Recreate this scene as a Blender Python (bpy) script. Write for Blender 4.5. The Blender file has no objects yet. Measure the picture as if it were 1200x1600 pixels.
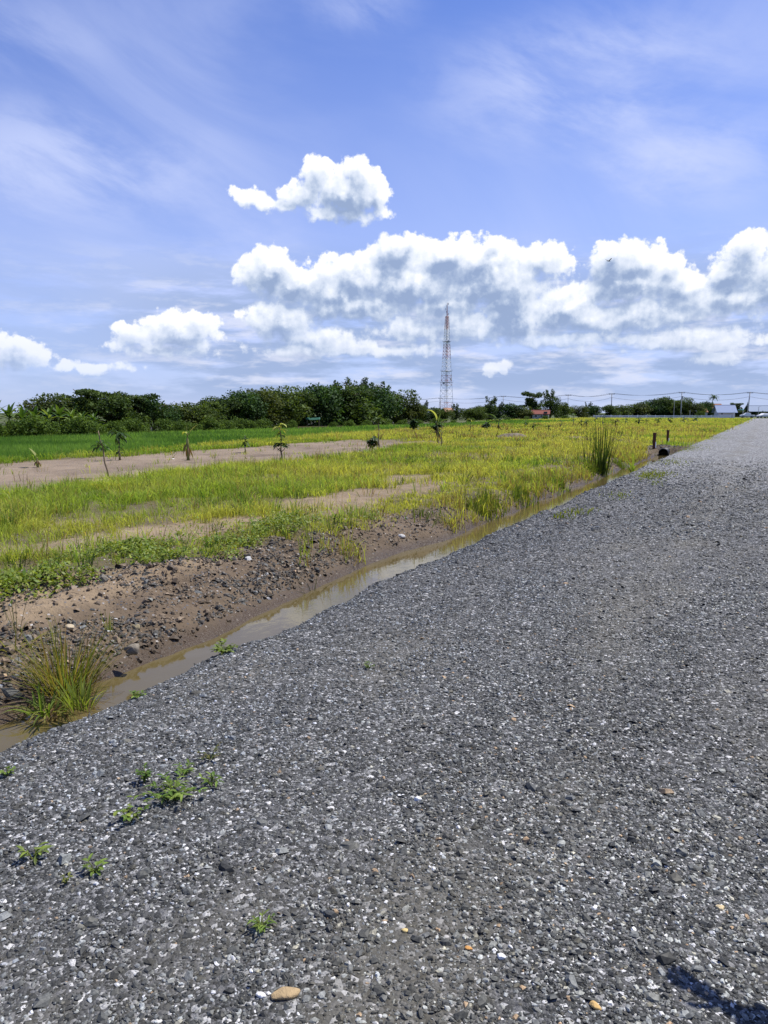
import bpy, bmesh, math, random
import numpy as np
from mathutils import Vector, Matrix, Quaternion

random.seed(7)
RNG = np.random.default_rng(7)
C = bpy.context.scene.collection
SC = bpy.context.scene
R = math.radians

# ------------------------------------------------------------------ camera
# world: the road runs along +Y, its left edge is at X = -3.2, road surface at Z = 0
F = 1200.0                       # focal length in photo pixels (1200 x 1600)
PITCH = R(7.36)
YAW = R(26.2)                    # the view turns left of the road direction
CAMZ = 1.6
cam_d = bpy.data.cameras.new("camera")
cam = bpy.data.objects.new("camera", cam_d)
C.objects.link(cam)
cam.location = (0, 0, CAMZ)
cam.rotation_euler = (R(90) - PITCH, 0, YAW)
cam_d.sensor_fit = 'VERTICAL'
cam_d.sensor_height = 32.0
cam_d.lens = 32.0 * F / 1600.0
cam_d.clip_start = 0.05
cam_d.clip_end = 20000
SC.camera = cam

# ------------------------------------------------------------------ light
SUN_AZ, SUN_EL = R(40), R(61)    # azimuth clockwise from +Y
SUN_DIR = Vector((math.sin(SUN_AZ) * math.cos(SUN_EL), math.cos(SUN_AZ) * math.cos(SUN_EL), math.sin(SUN_EL)))
sun_d = bpy.data.lights.new("sun", 'SUN')
sun_d.energy = 5.0
sun_d.angle = R(0.55)
sun_d.color = (1.0, 0.955, 0.88)
sun = bpy.data.objects.new("sun", sun_d)
C.objects.link(sun)
sun.rotation_euler = (-SUN_DIR).to_track_quat('-Z', 'Y').to_euler()

SC.view_settings.view_transform = 'Standard'
SC.view_settings.look = 'None'
SC.view_settings.exposure = 0.42
SC.view_settings.gamma = 1.0
SC.cycles.max_bounces = 6
SC.cycles.transparent_max_bounces = 8
SC.cycles.caustics_reflective = False
SC.cycles.caustics_refractive = False


# ---- pixel helpers (photo pixels -> world)
def ray(px, py):
    x, y = (px - 600) / F, (800 - py) / F
    cp, sp = math.cos(PITCH), math.sin(PITCH)
    fwd, up = cp + y * sp, y * cp - sp
    cy, sy = math.cos(YAW), math.sin(YAW)
    return Vector((x * cy - fwd * sy, x * sy + fwd * cy, up))

def ground_at(px, py, z=-0.1):
    r = ray(px, py)
    t = (z - CAMZ) / r.z
    return Vector((r.x * t, r.y * t, z))

def at_depth(px, D, py=645):
    r = ray(px, py)
    n = math.hypot(r.x, r.y)
    fwd = math.cos(PITCH) + (800 - py) / F * math.sin(PITCH)
    t = D / fwd
    return Vector((r.x * t, r.y * t, CAMZ + r.z * t))

def px_azel(px, py):
    r = ray(px, py).normalized()
    return math.degrees(math.atan2(r.x, r.y)), math.degrees(math.asin(r.z))


# ------------------------------------------------------------------ node helpers
class NT:
    def __init__(self, tree):
        self.t = tree
    def n(self, typ, **kw):
        nd = self.t.nodes.new(typ)
        for k, v in kw.items():
            setattr(nd, k, v)
        return nd
    def set(self, sock, v):
        if isinstance(v, bpy.types.NodeSocket):
            self.t.links.new(v, sock)
        elif v is not None:
            sock.default_value = v
    def math(self, op, a, b=None, c=None, clamp=False):
        nd = self.n('ShaderNodeMath', operation=op, use_clamp=clamp)
        self.set(nd.inputs[0], a)
        if b is not None: self.set(nd.inputs[1], b)
        if c is not None: self.set(nd.inputs[2], c)
        return nd.outputs[0]
    def vec(self, op, a, b=None, c=None, out=0):
        nd = self.n('ShaderNodeVectorMath', operation=op)
        self.set(nd.inputs[0], a)
        if b is not None: self.set(nd.inputs[1], b)
        if c is not None: self.set(nd.inputs[2], c)
        return nd.outputs['Value'] if op in ('LENGTH', 'DOT_PRODUCT', 'DISTANCE') else nd.outputs[0]
    def sstep(self, x, a, b, lo=0.0, hi=1.0):
        nd = self.n('ShaderNodeMapRange', interpolation_type='SMOOTHSTEP')
        for i, v in enumerate((x, a, b, lo, hi)):
            self.set(nd.inputs[i], v)
        return nd.outputs[0]
    def mix(self, f, a, b, mode='MIX'):
        nd = self.n('ShaderNodeMix', data_type='RGBA', blend_type=mode)
        self.set(nd.inputs[0], f); self.set(nd.inputs[6], a); self.set(nd.inputs[7], b)
        return nd.outputs[2]
    def noise(self, vec, scale, detail=4, rough=0.5, lac=2.0, dist=0.0, dims='3D', typ='FBM'):
        nd = self.n('ShaderNodeTexNoise', noise_dimensions=dims)
        nd.noise_type = typ
        self.set(nd.inputs['Vector'], vec)
        nd.inputs['Scale'].default_value = scale
        nd.inputs['Detail'].default_value = detail
        nd.inputs['Roughness'].default_value = rough
        nd.inputs['Lacunarity'].default_value = lac
        nd.inputs['Distortion'].default_value = dist
        return nd
    def voro(self, vec, scale, feature='F1', dims='3D', detail=0, rough=0.5, rnd=1.0):
        nd = self.n('ShaderNodeTexVoronoi', feature=feature, voronoi_dimensions=dims)
        self.set(nd.inputs['Vector'], vec)
        nd.inputs['Scale'].default_value = scale
        nd.inputs['Detail'].default_value = detail
        nd.inputs['Roughness'].default_value = rough
        nd.inputs['Randomness'].default_value = rnd
        return nd
    def ramp(self, fac, stops, interp='LINEAR'):
        nd = self.n('ShaderNodeValToRGB')
        nd.color_ramp.interpolation = interp
        el = nd.color_ramp.elements
        while len(el) < len(stops): el.new(0.5)
        for e, (p, c) in zip(el, stops):
            e.position = p
            e.color = (*c, 1) if len(c) == 3 else c
        self.set(nd.inputs[0], fac)
        return nd.outputs[0]
    def comb(self, x, y, z=0.0):
        nd = self.n('ShaderNodeCombineXYZ')
        for i, v in enumerate((x, y, z)): self.set(nd.inputs[i], v)
        return nd.outputs[0]


# ------------------------------------------------------------------ sky
world = bpy.data.worlds.new("World")
SC.world = world
world.use_nodes = True
world.cycles.sampling_method = 'NONE'
wt = world.node_tree
wt.nodes.clear()

# clouds as ellipses in the sky: photo-estimated centre and radii (converted to azimuth / elevation degrees)
CLOUDS = [
    # lone cumulus
    (497, 274, 22, 26), (557, 266, 20, 23), (545, 300, 54, 34), (583, 302, 22, 28), (472, 306, 32, 22),
    (394, 306, 28, 14), (432, 321, 40, 11), (540, 332, 62, 16),
    # big bank
    (422, 428, 44, 36), (470, 446, 50, 26), (620, 394, 44, 28), (700, 402, 56, 30), (760, 404, 56, 32),
    (846, 406, 42, 20), (560, 432, 70, 34), (640, 442, 120, 44), (760, 445, 100, 40), (560, 478, 90, 24),
    (690, 482, 90, 22), (520, 460, 90, 26), (800, 470, 60, 22),
    # under it
    (440, 502, 54, 28), (490, 528, 80, 18), (640, 512, 60, 18), (720, 512, 70, 22), (800, 500, 70, 32), (880, 482, 70, 34),
    (930, 502, 110, 20),
    # tower cloud on the right
    (962, 404, 38, 27), (1004, 412, 44, 30), (1042, 416, 30, 22), (980, 442, 86, 30), (1060, 450, 60, 26),
    (1172, 384, 36, 22), (1150, 426, 56, 34), (1215, 440, 70, 44), (1130, 470, 110, 26), (1260, 400, 60, 40),
    (1000, 490, 130, 24), (860, 530, 140, 14), (1080, 530, 150, 18), (600, 545, 120, 12), (470, 548, 70, 12),
    # left small ones
    (286, 516, 56, 28), (214, 526, 34, 19), (250, 546, 74, 12), (26, 552, 44, 22), (-60, 540, 70, 34),
    (142, 574, 64, 9), (776, 574, 26, 8), (1120, 560, 46, 13),
]

def build_cloud_group(name, fine):
    g = bpy.data.node_groups.new(name, 'ShaderNodeTree')
    g.interface.new_socket("P", in_out='INPUT', socket_type='NodeSocketVector')
    g.interface.new_socket("F", in_out='OUTPUT', socket_type='NodeSocketFloat')
    k = NT(g)
    gi = k.n('NodeGroupInput'); go = k.n('NodeGroupOutput')
    P = gi.outputs[0]
    warp = k.noise(P, 0.42, 2, 0.55, dims='2D').outputs['Color']
    wv = k.vec('MULTIPLY', k.vec('SUBTRACT', warp, (0.5, 0.5, 0.5)), (1.5, 1.0, 0))
    Q = k.vec('ADD', P, wv)
    acc = None
    for (cx, cy, rx, ry) in CLOUDS:
        az, el = px_azel(cx, cy)
        az1, _ = px_azel(cx + rx, cy); _, el1 = px_azel(cx, cy - ry)
        rr = (abs(az1 - az), abs(el1 - el))
        d = k.vec('MULTIPLY', k.vec('SUBTRACT', Q, (az, el, 0)), (1 / rr[0], 1 / rr[1], 0))
        w = min(1.0, 0.35 + 0.65 * min(rr) / 1.2)
        v = k.math('MULTIPLY_ADD', k.vec('LENGTH', d), -w, w - (0.0 if w == 1 else 0.26 * (1 - w)))
        acc = v if acc is None else k.math('SMOOTH_MAX', acc, v, 0.30)
    f = k.math('ADD', acc, 0.42)
    if fine:
        b = k.voro(P, 0.85, 'F1', '2D', detail=4, rough=0.55).outputs['Distance']
        n = k.noise(P, 0.9, 5, 0.58, dims='2D').outputs['Fac']
        f = k.math('ADD', f, k.math('MULTIPLY', k.math('SUBTRACT', 0.45, b), 0.42))
        f = k.math('ADD', f, k.math('MULTIPLY', k.math('SUBTRACT', n, 0.5), 0.62))
    else:
        n = k.noise(P, 0.5, 2, 0.5, dims='2D').outputs['Fac']
        f = k.math('ADD', f, k.math('MULTIPLY', k.math('SUBTRACT', n, 0.5), 1.1))
    k.set(go.inputs[0], f)
    return g

def build_world():
    k = NT(wt)
    out = k.n('ShaderNodeOutputWorld')
    bg = k.n('ShaderNodeBackground')
    bg.inputs['Strength'].default_value = 0.076
    k.set(out.inputs[0], bg.outputs[0])
    sky = k.n('ShaderNodeTexSky', sky_type='NISHITA')
    sky.sun_disc = False
    sky.sun_elevation = SUN_EL
    sky.sun_rotation = SUN_AZ
    sky.air_density = 1.0
    sky.dust_density = 0.5
    sky.ozone_density = 3.0
    tc = k.n('ShaderNodeTexCoord')
    d = tc.outputs['Generated']
    sep = k.n('ShaderNodeSeparateXYZ'); k.set(sep.inputs[0], d)
    az = k.math('MULTIPLY', k.math('ARCTAN2', sep.outputs[0], sep.outputs[1]), 180 / math.pi)
    el = k.math('MULTIPLY', k.math('ARCSINE', sep.outputs[2]), 180 / math.pi)
    P = k.comb(az, el, 0)
    # blue of the clear air
    clear = k.mix(1.0, sky.outputs[0], (0.68, 0.90, 1.56, 1), 'MULTIPLY')
    # thin veil: high cirrus streaks and the whitish air low down
    rot = k.n('ShaderNodeVectorRotate', rotation_type='Z_AXIS'); k.set(rot.inputs['Vector'], P); rot.inputs['Angle'].default_value = R(16)
    Pr = k.vec('MULTIPLY', rot.outputs[0], (0.035, 0.10, 1))
    ci = k.noise(Pr, 1.0, 6, 0.58, dist=0.5, dims='2D').outputs['Fac']
    ci2 = k.noise(k.vec('ADD', P, (33, 12, 0)), 0.05, 2, 0.5, dims='2D').outputs['Fac']
    veil = k.math('MULTIPLY', k.sstep(ci, 0.34, 0.72), k.sstep(ci2, 0.25, 0.6, 0.25, 1.0))
    # two broad banks of wispy cirrus, right of the lone cumulus and on the left
    wsp = k.noise(k.vec('MULTIPLY', rot.outputs[0], (0.09, 0.24, 1)), 1.0, 6, 0.62, dist=0.25, dims='2D').outputs['Fac']
    bank = None
    for (cx, cy, rx, ry, amt) in ((900, 130, 330, 150, .95), (1080, 250, 240, 110, .7), (90, 250, 300, 130, .9), (560, 10, 120, 60, .6), (30, 60, 160, 90, .5)):
        c_az, c_el = px_azel(cx, cy); e_az, _ = px_azel(cx + rx, cy); _, e_el = px_azel(cx, cy - ry)
        dd = k.vec('LENGTH', k.vec('MULTIPLY', k.vec('SUBTRACT', P, (c_az, c_el, 0)), (1 / abs(e_az - c_az), 1 / abs(e_el - c_el), 0)))
        v_ = k.sstep(dd, 1.15, 0.1, 0.0, amt)
        bank = v_ if bank is None else k.math('MAXIMUM', bank, v_)
    wisp = k.math('MULTIPLY', bank, k.sstep(wsp, 0.30, 0.72))
    low = k.sstep(el, 36, -2, 0.0, 1.0)
    veil = k.math('ADD', k.math('MULTIPLY', veil, 0.28), k.math('MULTIPLY', low, 0.56), clamp=True)
    veil = k.math('ADD', veil, k.math('MULTIPLY', wisp, 0.58), clamp=True)
    clear = k.mix(veil, clear, (6.3, 7.1, 10.2, 1))
    # low layered cloud strips
    lay = k.noise(k.vec('MULTIPLY', P, (0.10, 0.55, 1)), 1.0, 5, 0.6, dims='2D').outputs['Fac']
    lband = k.math('MULTIPLY', k.sstep(el, -0.5, 2.5), k.sstep(el, 13.0, 7.0))
    right = k.sstep(az, -52, -35, 0.3, 1.0)
    lband = k.math('MULTIPLY', lband, right)
    dark = k.math('MULTIPLY', k.sstep(lay, 0.34, 0.54), lband)
    clear = k.mix(k.math('MULTIPLY', dark, 0.85), clear, (3.4, 4.5, 7.0, 1))
    lay2 = k.noise(k.vec('MULTIPLY', k.vec('ADD', P, (7, 3.3, 0)), (0.16, 0.75, 1)), 1.0, 5, 0.62, dims='2D').outputs['Fac']
    lite = k.math('MULTIPLY', k.sstep(lay2, 0.48, 0.70), lband)
    clear = k.mix(k.math('MULTIPLY', lite, 0.75), clear, (7.6, 8.0, 9.6, 1))
    # cumulus
    grp = build_cloud_group("cloud_field", True)
    grp2 = build_cloud_group("cloud_mass", False)
    def field(vec, g):
        nd = k.n('ShaderNodeGroup'); nd.node_tree = g
        k.set(nd.inputs[0], vec)
        return nd.outputs[0]
    f0 = field(P, grp)
    f1 = field(k.vec('ADD', P, (0.22, 0.58, 0)), grp)
    m1 = field(k.vec('ADD', P, (0.4, 1.3, 0)), grp2)
    edge = k.math('SUBTRACT', f0, f1)
    # m1 large: much cloud between here and the sun
    shade = k.sstep(m1, -0.50, 2.1)
    alpha = k.sstep(f0, -0.04, k.math('MULTIPLY_ADD', shade, 0.6, 0.18))
    lit = k.math('MULTIPLY_ADD', edge, 0.85, k.math('MULTIPLY_ADD', shade, -0.98, 0.88))
    # folds of the cloud: rounded lumps catching light from above
    lump = k.voro(k.vec('ADD', P, k.vec('MULTIPLY', k.noise(P, 0.9, 3, 0.6, dims='2D').outputs['Color'], (0.7, 0.7, 0))), 0.42, 'F1', '2D', detail=3, rough=0.55)
    fold = k.math('MULTIPLY', k.math('SUBTRACT', 0.48, lump.outputs['Distance']), 0.75)
    lit = k.math('ADD', lit, k.math('MULTIPLY', fold, k.sstep(f0, 0.3, 1.0)))
    lit = k.math('MULTIPLY_ADD', lit, 0.74, 0.15)
    col = k.ramp(lit, [(0.0, (0.30, 0.39, 0.58)), (0.2, (0.42, 0.51, 0.68)), (0.42, (0.64, 0.71, 0.83)), (0.64, (0.80, 0.845, 0.93)), (0.84, (0.96, 0.975, 1)), (1, (1, 1, 1))])
    col = k.mix(1.0, col, (10.6, 10.7, 11.0, 1), 'MULTIPLY')
    # clouds low down fade into the air
    fade = k.sstep(el, 0.5, 8.0, 0.45, 1.0)
    final = k.mix(k.math('MULTIPLY', alpha, fade), clear, col)
    k.set(bg.inputs['Color'], final)
build_world()

# ------------------------------------------------------------------ value noise in numpy (terrain, scatter, leaf colour)
def _hash(ix, iy, seed):
    h = (ix.astype(np.int64) * 374761393 + iy.astype(np.int64) * 668265263 + seed * 974634777) & 0x7fffffff
    h = ((h ^ (h >> 13)) * 1274126177) & 0x7fffffff
    return ((h ^ (h >> 16)) & 0xffff) / 65535.0

def vnoise(x, y, seed=0):
    x = np.asarray(x, float); y = np.asarray(y, float)
    ix, iy = np.floor(x), np.floor(y)
    fx, fy = x - ix, y - iy
    fx = fx * fx * (3 - 2 * fx); fy = fy * fy * (3 - 2 * fy)
    a, b = _hash(ix, iy, seed), _hash(ix + 1, iy, seed)
    c, d = _hash(ix, iy + 1, seed), _hash(ix + 1, iy + 1, seed)
    return (a * (1 - fx) + b * fx) * (1 - fy) + (c * (1 - fx) + d * fx) * fy

def fbm(x, y, seed=0, octaves=4, gain=0.5):
    s, a, t = 0, 1.0, 0
    for o in range(octaves):
        s = s + a * vnoise(np.asarray(x) * 2 ** o, np.asarray(y) * 2 ** o, seed + o * 17)
        t += a; a *= gain
    return s / t

def sst(x, a, b):
    t = np.clip((np.asarray(x, float) - a) / (b - a), 0, 1)
    return t * t * (3 - 2 * t)

# ------------------------------------------------------------------ shape of the land
WATER_Z = -0.35
DITCH_END = 37.5
def shore(y):                       # lateral distance of the far waterline from the road axis
    return 4.36 + 0.34 * (fbm(np.asarray(y) * 0.55, 0 * np.asarray(y) + 3.3, 5, 4) - 0.5) + 0.14 * np.exp(-((np.asarray(y) - 8.3) / 1.8) ** 2) - 0.15 * (1 - sst(y, 4.8, 7.0))

def ground_z(x, y):
    x = np.asarray(x, float); y = np.asarray(y, float)
    L = -x
    d = 1 - sst(y, DITCH_END - 0.25, DITCH_END + 0.75)
    n1 = fbm(x * 0.7, y * 0.7, 11, 4) - 0.5
    n2 = fbm(x * 3.1, y * 3.1, 23, 3) - 0.5
    n3 = fbm(x * 9.0, y * 9.0, 29, 2) - 0.5
    s = shore(y) + 0.10 * n2
    t = L - s
    wide = 1.0 + 0.45 * sst(y, 10, 4)
    tb = np.where(t > 0, t / wide, t)
    prof = np.interp(tb, [-1.6, -1.0, -0.3, -0.02, 0.0, 0.10, 0.17, 0.62, 1.0], [-.07, -.58, -.54, -.38, -.35, -.25, -.20, -.055, -.015])
    flat = np.interp(L, [2.6, 3.3, 4.0], [-.07, -.10, -.10])
    z = flat + (prof - .0 - flat) * d - sst(L, 6.5, 9.5) * .085 * d
    bank = sst(tb, -0.05, 0.15) * (1 - sst(tb, 1.6, 2.6)) * d
    z = z + (n1 * 0.10 + n2 * 0.05) * sst(L, 4.6, 6.5) * (1 - sst(L, 40, 60)) + bank * (n2 * 0.15 + n3 * 0.075)
    # ruts of the dirt track, low heap under the first sapling
    tr = track_mask(x, y)
    rut = np.minimum(np.abs(L - 17.6 - 0.25 * np.sin(y * .3)), np.abs(L - 19.5 - 0.25 * np.sin(y * .3)))
    z = z + tr * (-0.06 * np.exp(-(rut / 0.22) ** 2) + 0.03 * n2)
    # low rise of the culvert crossing
    z = z + (0.15 + .12 * n2) * np.exp(-((y - 38.9) / .9) ** 2 - ((L - 4.2) / 1.2) ** 2)
    # the paddy lies lower than the track
    z = z - .40 * sst(L, paddy_lo(y) + .1, paddy_lo(y) + 1.6) * (1 - .5 * sst(L, 48.5, 50.5)) * (1 - sst(L, 100, 200)) * (1 - sst(y, 125, 170)) * sst(y, -60, -20)
    # right verge
    z = np.where(x > 2.6, -0.07 - 0.25 * sst(x, 4.3, 5.6) + 0.06 * n1, z)
    return z

def track_mask(x, y):
    L = -np.asarray(x, float); y = np.asarray(y, float)
    wob = 1.1 * (fbm(y * 0.22, L * 0.05, 41, 3) - 0.5)
    lo = 13.4 + 0.085 * y + wob * 1.6
    hi = 22.2 + 0.03 * y + 0.8 * wob
    end = 1 - sst(y + 2.5 * (fbm(L * .35, y * .2, 43, 3) - .5), 40, 45)
    return sst(L, lo - 0.35, lo + 0.35) * (1 - sst(L, hi - 0.25, hi + 0.25)) * end

BARE = [  # (lateral, along, radius lateral, radius along, strength)
    (7.2, 8.3, 0.75, 1.5, .9), (6.9, 12.4, 1.1, 2.5, 1), (7.7, 18.0, 1.1, 2.3, .95), (7.9, 6.6, 0.95, 1.3, .8), (6.7, 15.6, 0.6, 1.3, .85),
    (9.4, 8.6, 0.6, 0.8, .5), (6.2, 10.6, 0.4, 1.2, .5), (12.6, 12.3, .9, 1.2, .6), (5.7, 21.0, .5, 2.0, .5), (11.2, 54, 1.6, 2.2, .7), (15.3, 14.7, .9, 1.1, 1),
]
def bare_mask(x, y):
    L = -np.asarray(x, float); y = np.asarray(y, float)
    m = track_mask(x, y)
    w1 = 0.9 * (fbm(L * 1.1, y * 1.1, 51, 4) - 0.5); w2 = 0.9 * (fbm(L * 1.1, y * 1.1, 57, 4) - 0.5)
    for (l, a, rl, ra, st) in BARE:
        d = np.hypot((L - l) / rl + w1 * 1.6, (y - a) / ra + w2 * 1.6)
        m = np.maximum(m, st * (1 - sst(d, 0.65, 1.1)))
    return m

def bank_top(y):                    # where the grass begins above the ditch
    return np.interp(y, [-5, 3, 5, 7.5, 9.5, 12.5, 14, 18, 25, 37], [6.3, 6.2, 5.95, 5.4, 5.12, 4.95, 4.8, 4.65, 4.65, 4.7])

def paddy_lo(y):
    return 23.6 + np.clip(np.asarray(y, float) - 20, 0, 52) * 0.19

# ------------------------------------------------------------------ mesh helpers
def mesh_np(name, verts, faces, mats, cols=None, smooth=False, mat_index=None):
    """faces: (n, k) array, all of one size, or list of arrays"""
    me = bpy.data.meshes.new(name)
    verts = np.asarray(verts, np.float32)
    if not isinstance(faces, list): faces = [faces]
    faces = [np.asarray(f, np.int32) for f in faces if len(f)]
    nl = sum(f.size for f in faces); nf = sum(len(f) for f in faces)
    me.vertices.add(len(verts)); me.vertices.foreach_set('co', verts.ravel())
    me.loops.add(nl); me.polygons.add(nf)
    me.loops.foreach_set('vertex_index', np.concatenate([f.ravel() for f in faces]))
    tot = np.concatenate([np.full(len(f), f.shape[1], np.int32) for f in faces])
    me.polygons.foreach_set('loop_start', np.concatenate([[0], np.cumsum(tot)[:-1]]).astype(np.int32))
    if smooth: me.polygons.foreach_set('use_smooth', np.ones(nf, bool))
    else: me.polygons.foreach_set('use_smooth', np.zeros(nf, bool))
    for m in (mats if isinstance(mats, (list, tuple)) else [mats]): me.materials.append(m)
    if mat_index is not None: me.polygons.foreach_set('material_index', np.asarray(mat_index, np.int32))
    if cols is not None:
        a = me.color_attributes.new('Col', 'FLOAT_COLOR', 'POINT')
        c = np.ones((len(verts), 4), np.float32); c[:, :3] = cols
        a.data.foreach_set('color', c.ravel())
    me.update(calc_edges=True)
    me.validate()
    return me

def link(name, me, parent=None, **props):
    o = bpy.data.objects.new(name, me)
    C.objects.link(o)
    if parent is not None: o.parent = parent
    for k_, v in props.items(): o[k_] = v
    return o

def grid_faces(nx, ny):
    i = np.arange(nx * ny).reshape(ny, nx)
    return np.stack([i[:-1, :-1], i[:-1, 1:], i[1:, 1:], i[1:, :-1]], -1).reshape(-1, 4)

def in_view(x, y, margin=R(9)):
    a = np.arctan2(x, y) + YAW            # angle right of the view direction
    return np.abs(a) < R(26.6) + margin

# ------------------------------------------------------------------ materials
def new_mat(name):
    m = bpy.data.materials.new(name); m.use_nodes = True
    m.node_tree.nodes.clear()
    k = NT(m.node_tree)
    out = k.n('ShaderNodeOutputMaterial')
    return m, k, out

def principled(k, out, base, rough=0.8, spec=0.3, metallic=0.0, normal=None):
    p = k.n('ShaderNodeBsdfPrincipled')
    k.set(p.inputs['Base Color'], base if not isinstance(base, tuple) else (*base[:3], 1))
    k.set(p.inputs['Roughness'], rough)
    p.inputs['Specular IOR Level'].default_value = spec
    p.inputs['Metallic'].default_value = metallic
    if normal is not None: k.set(p.inputs['Normal'], normal)
    k.set(out.inputs[0], p.outputs[0])
    return p

def flat_mat(name, col, rough=0.7, spec=0.3, var=0.25, scale=6.0, metallic=0.0, bump=0.0):
    m, k, out = new_mat(name)
    tc = k.n('ShaderNodeTexCoord')
    n = k.noise(tc.outputs['Object'], scale, 4, 0.6).outputs['Fac']
    c = k.mix(n, tuple(v * (1 - var) for v in col) + (1,), tuple(min(1, v * (1 + var)) for v in col) + (1,))
    nrm = None
    if bump:
        b = k.n('ShaderNodeBump'); b.inputs['Strength'].default_value = bump; b.inputs['Distance'].default_value = 0.02
        k.set(b.inputs['Height'], n); nrm = b.outputs[0]
    principled(k, out, c, rough, spec, metallic, nrm)
    return m

def leaf_mat(name, trans=0.45, rough=0.6, spec=0.15, tint=(1.25, 1.2, 0.5), noise=0.0):
    """base colour from the per-leaf attribute, light shining through from behind"""
    m, k, out = new_mat(name)
    at = k.n('ShaderNodeAttribute', attribute_name='Col')
    c = at.outputs['Color']
    p = k.n('ShaderNodeBsdfPrincipled')
    k.set(p.inputs['Base Color'], c); p.inputs['Roughness'].default_value = rough
    p.inputs['Specular IOR Level'].default_value = spec
    t = k.n('ShaderNodeBsdfTranslucent')
    k.set(t.inputs[0], k.mix(1.0, c, (*tint, 1), 'MULTIPLY'))
    mx = k.n('ShaderNodeMixShader'); mx.inputs[0].default_value = trans
    k.set(mx.inputs[1], p.outputs[0]); k.set(mx.inputs[2], t.outputs[0])
    k.set(out.inputs[0], mx.outputs[0])
    return m

M_GRASS = leaf_mat('grass_blades', 0.55, tint=(1.25, 1.25, 0.55))
M_LEAF = leaf_mat('tree_leaves', 0.36, 0.6, 0.12)
M_BROAD = leaf_mat('broad_leaves', 0.38, 0.5, 0.25)

def ground_mat():
    m, k, out = new_mat('soil')
    geo = k.n('ShaderNodeNewGeometry').outputs['Position']
    at = k.n('ShaderNodeAttribute', attribute_name='Col').outputs['Color']
    n1 = k.noise(geo, 1.3, 5, 0.6).outputs['Fac']
    n2 = k.noise(geo, 22.0, 4, 0.65).outputs['Fac']
    v = k.voro(geo, 34.0)
    c = k.mix(k.math('MULTIPLY', k.sstep(n1, .35, .7), .45), at, k.mix(1.0, at, (0.62, 0.60, 0.60, 1), 'MULTIPLY'))
    c = k.mix(k.math('MULTIPLY', k.sstep(n2, .5, .75), .5), c, k.mix(1.0, c, (1.5, 1.45, 1.4, 1), 'MULTIPLY'))
    sc = k.n('ShaderNodeSeparateColor'); k.set(sc.inputs[0], v.outputs['Color'])
    peb = k.math('MULTIPLY', k.math('GREATER_THAN', sc.outputs[0], 0.84), k.math('LESS_THAN', v.outputs['Distance'], 0.42))
    pc = k.ramp(sc.outputs[1], [(0, (.05, .055, .065)), (.6, (.13, .13, .14)), (.85, (.3, .28, .26)), (1, (.5, .48, .45))])
    c = k.mix(k.math('MULTIPLY', peb, 0.8), c, pc)
    crack = k.voro(geo, 5.0, 'DISTANCE_TO_EDGE').outputs['Distance']
    h = k.math('ADD', k.math('MULTIPLY', n2, 1.0), k.math('MULTIPLY', k.math('MULTIPLY', k.sstep(crack, 0.0, 0.04), 0.35), k.sstep(n1, .5, .6)))
    h = k.math('ADD', h, k.math('MULTIPLY', peb, 0.7))
    b = k.n('ShaderNodeBump'); b.inputs['Strength'].default_value = 0.9; b.inputs['Distance'].default_value = 0.03
    k.set(b.inputs['Height'], h)
    # damp mud near the water is darker and shinier
    sp = k.n('ShaderNodeSeparateXYZ'); k.set(sp.inputs[0], geo)
    wet = k.sstep(sp.outputs[2], -0.20, -0.32)
    c = k.mix(wet, c, k.mix(1.0, c, (0.50, 0.44, 0.36, 1), 'MULTIPLY'))
    principled(k, out, c, k.math('MULTIPLY_ADD', wet, -0.5, 0.92), 0.25, 0, b.outputs[0])
    return m
M_SOIL = ground_mat()

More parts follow.
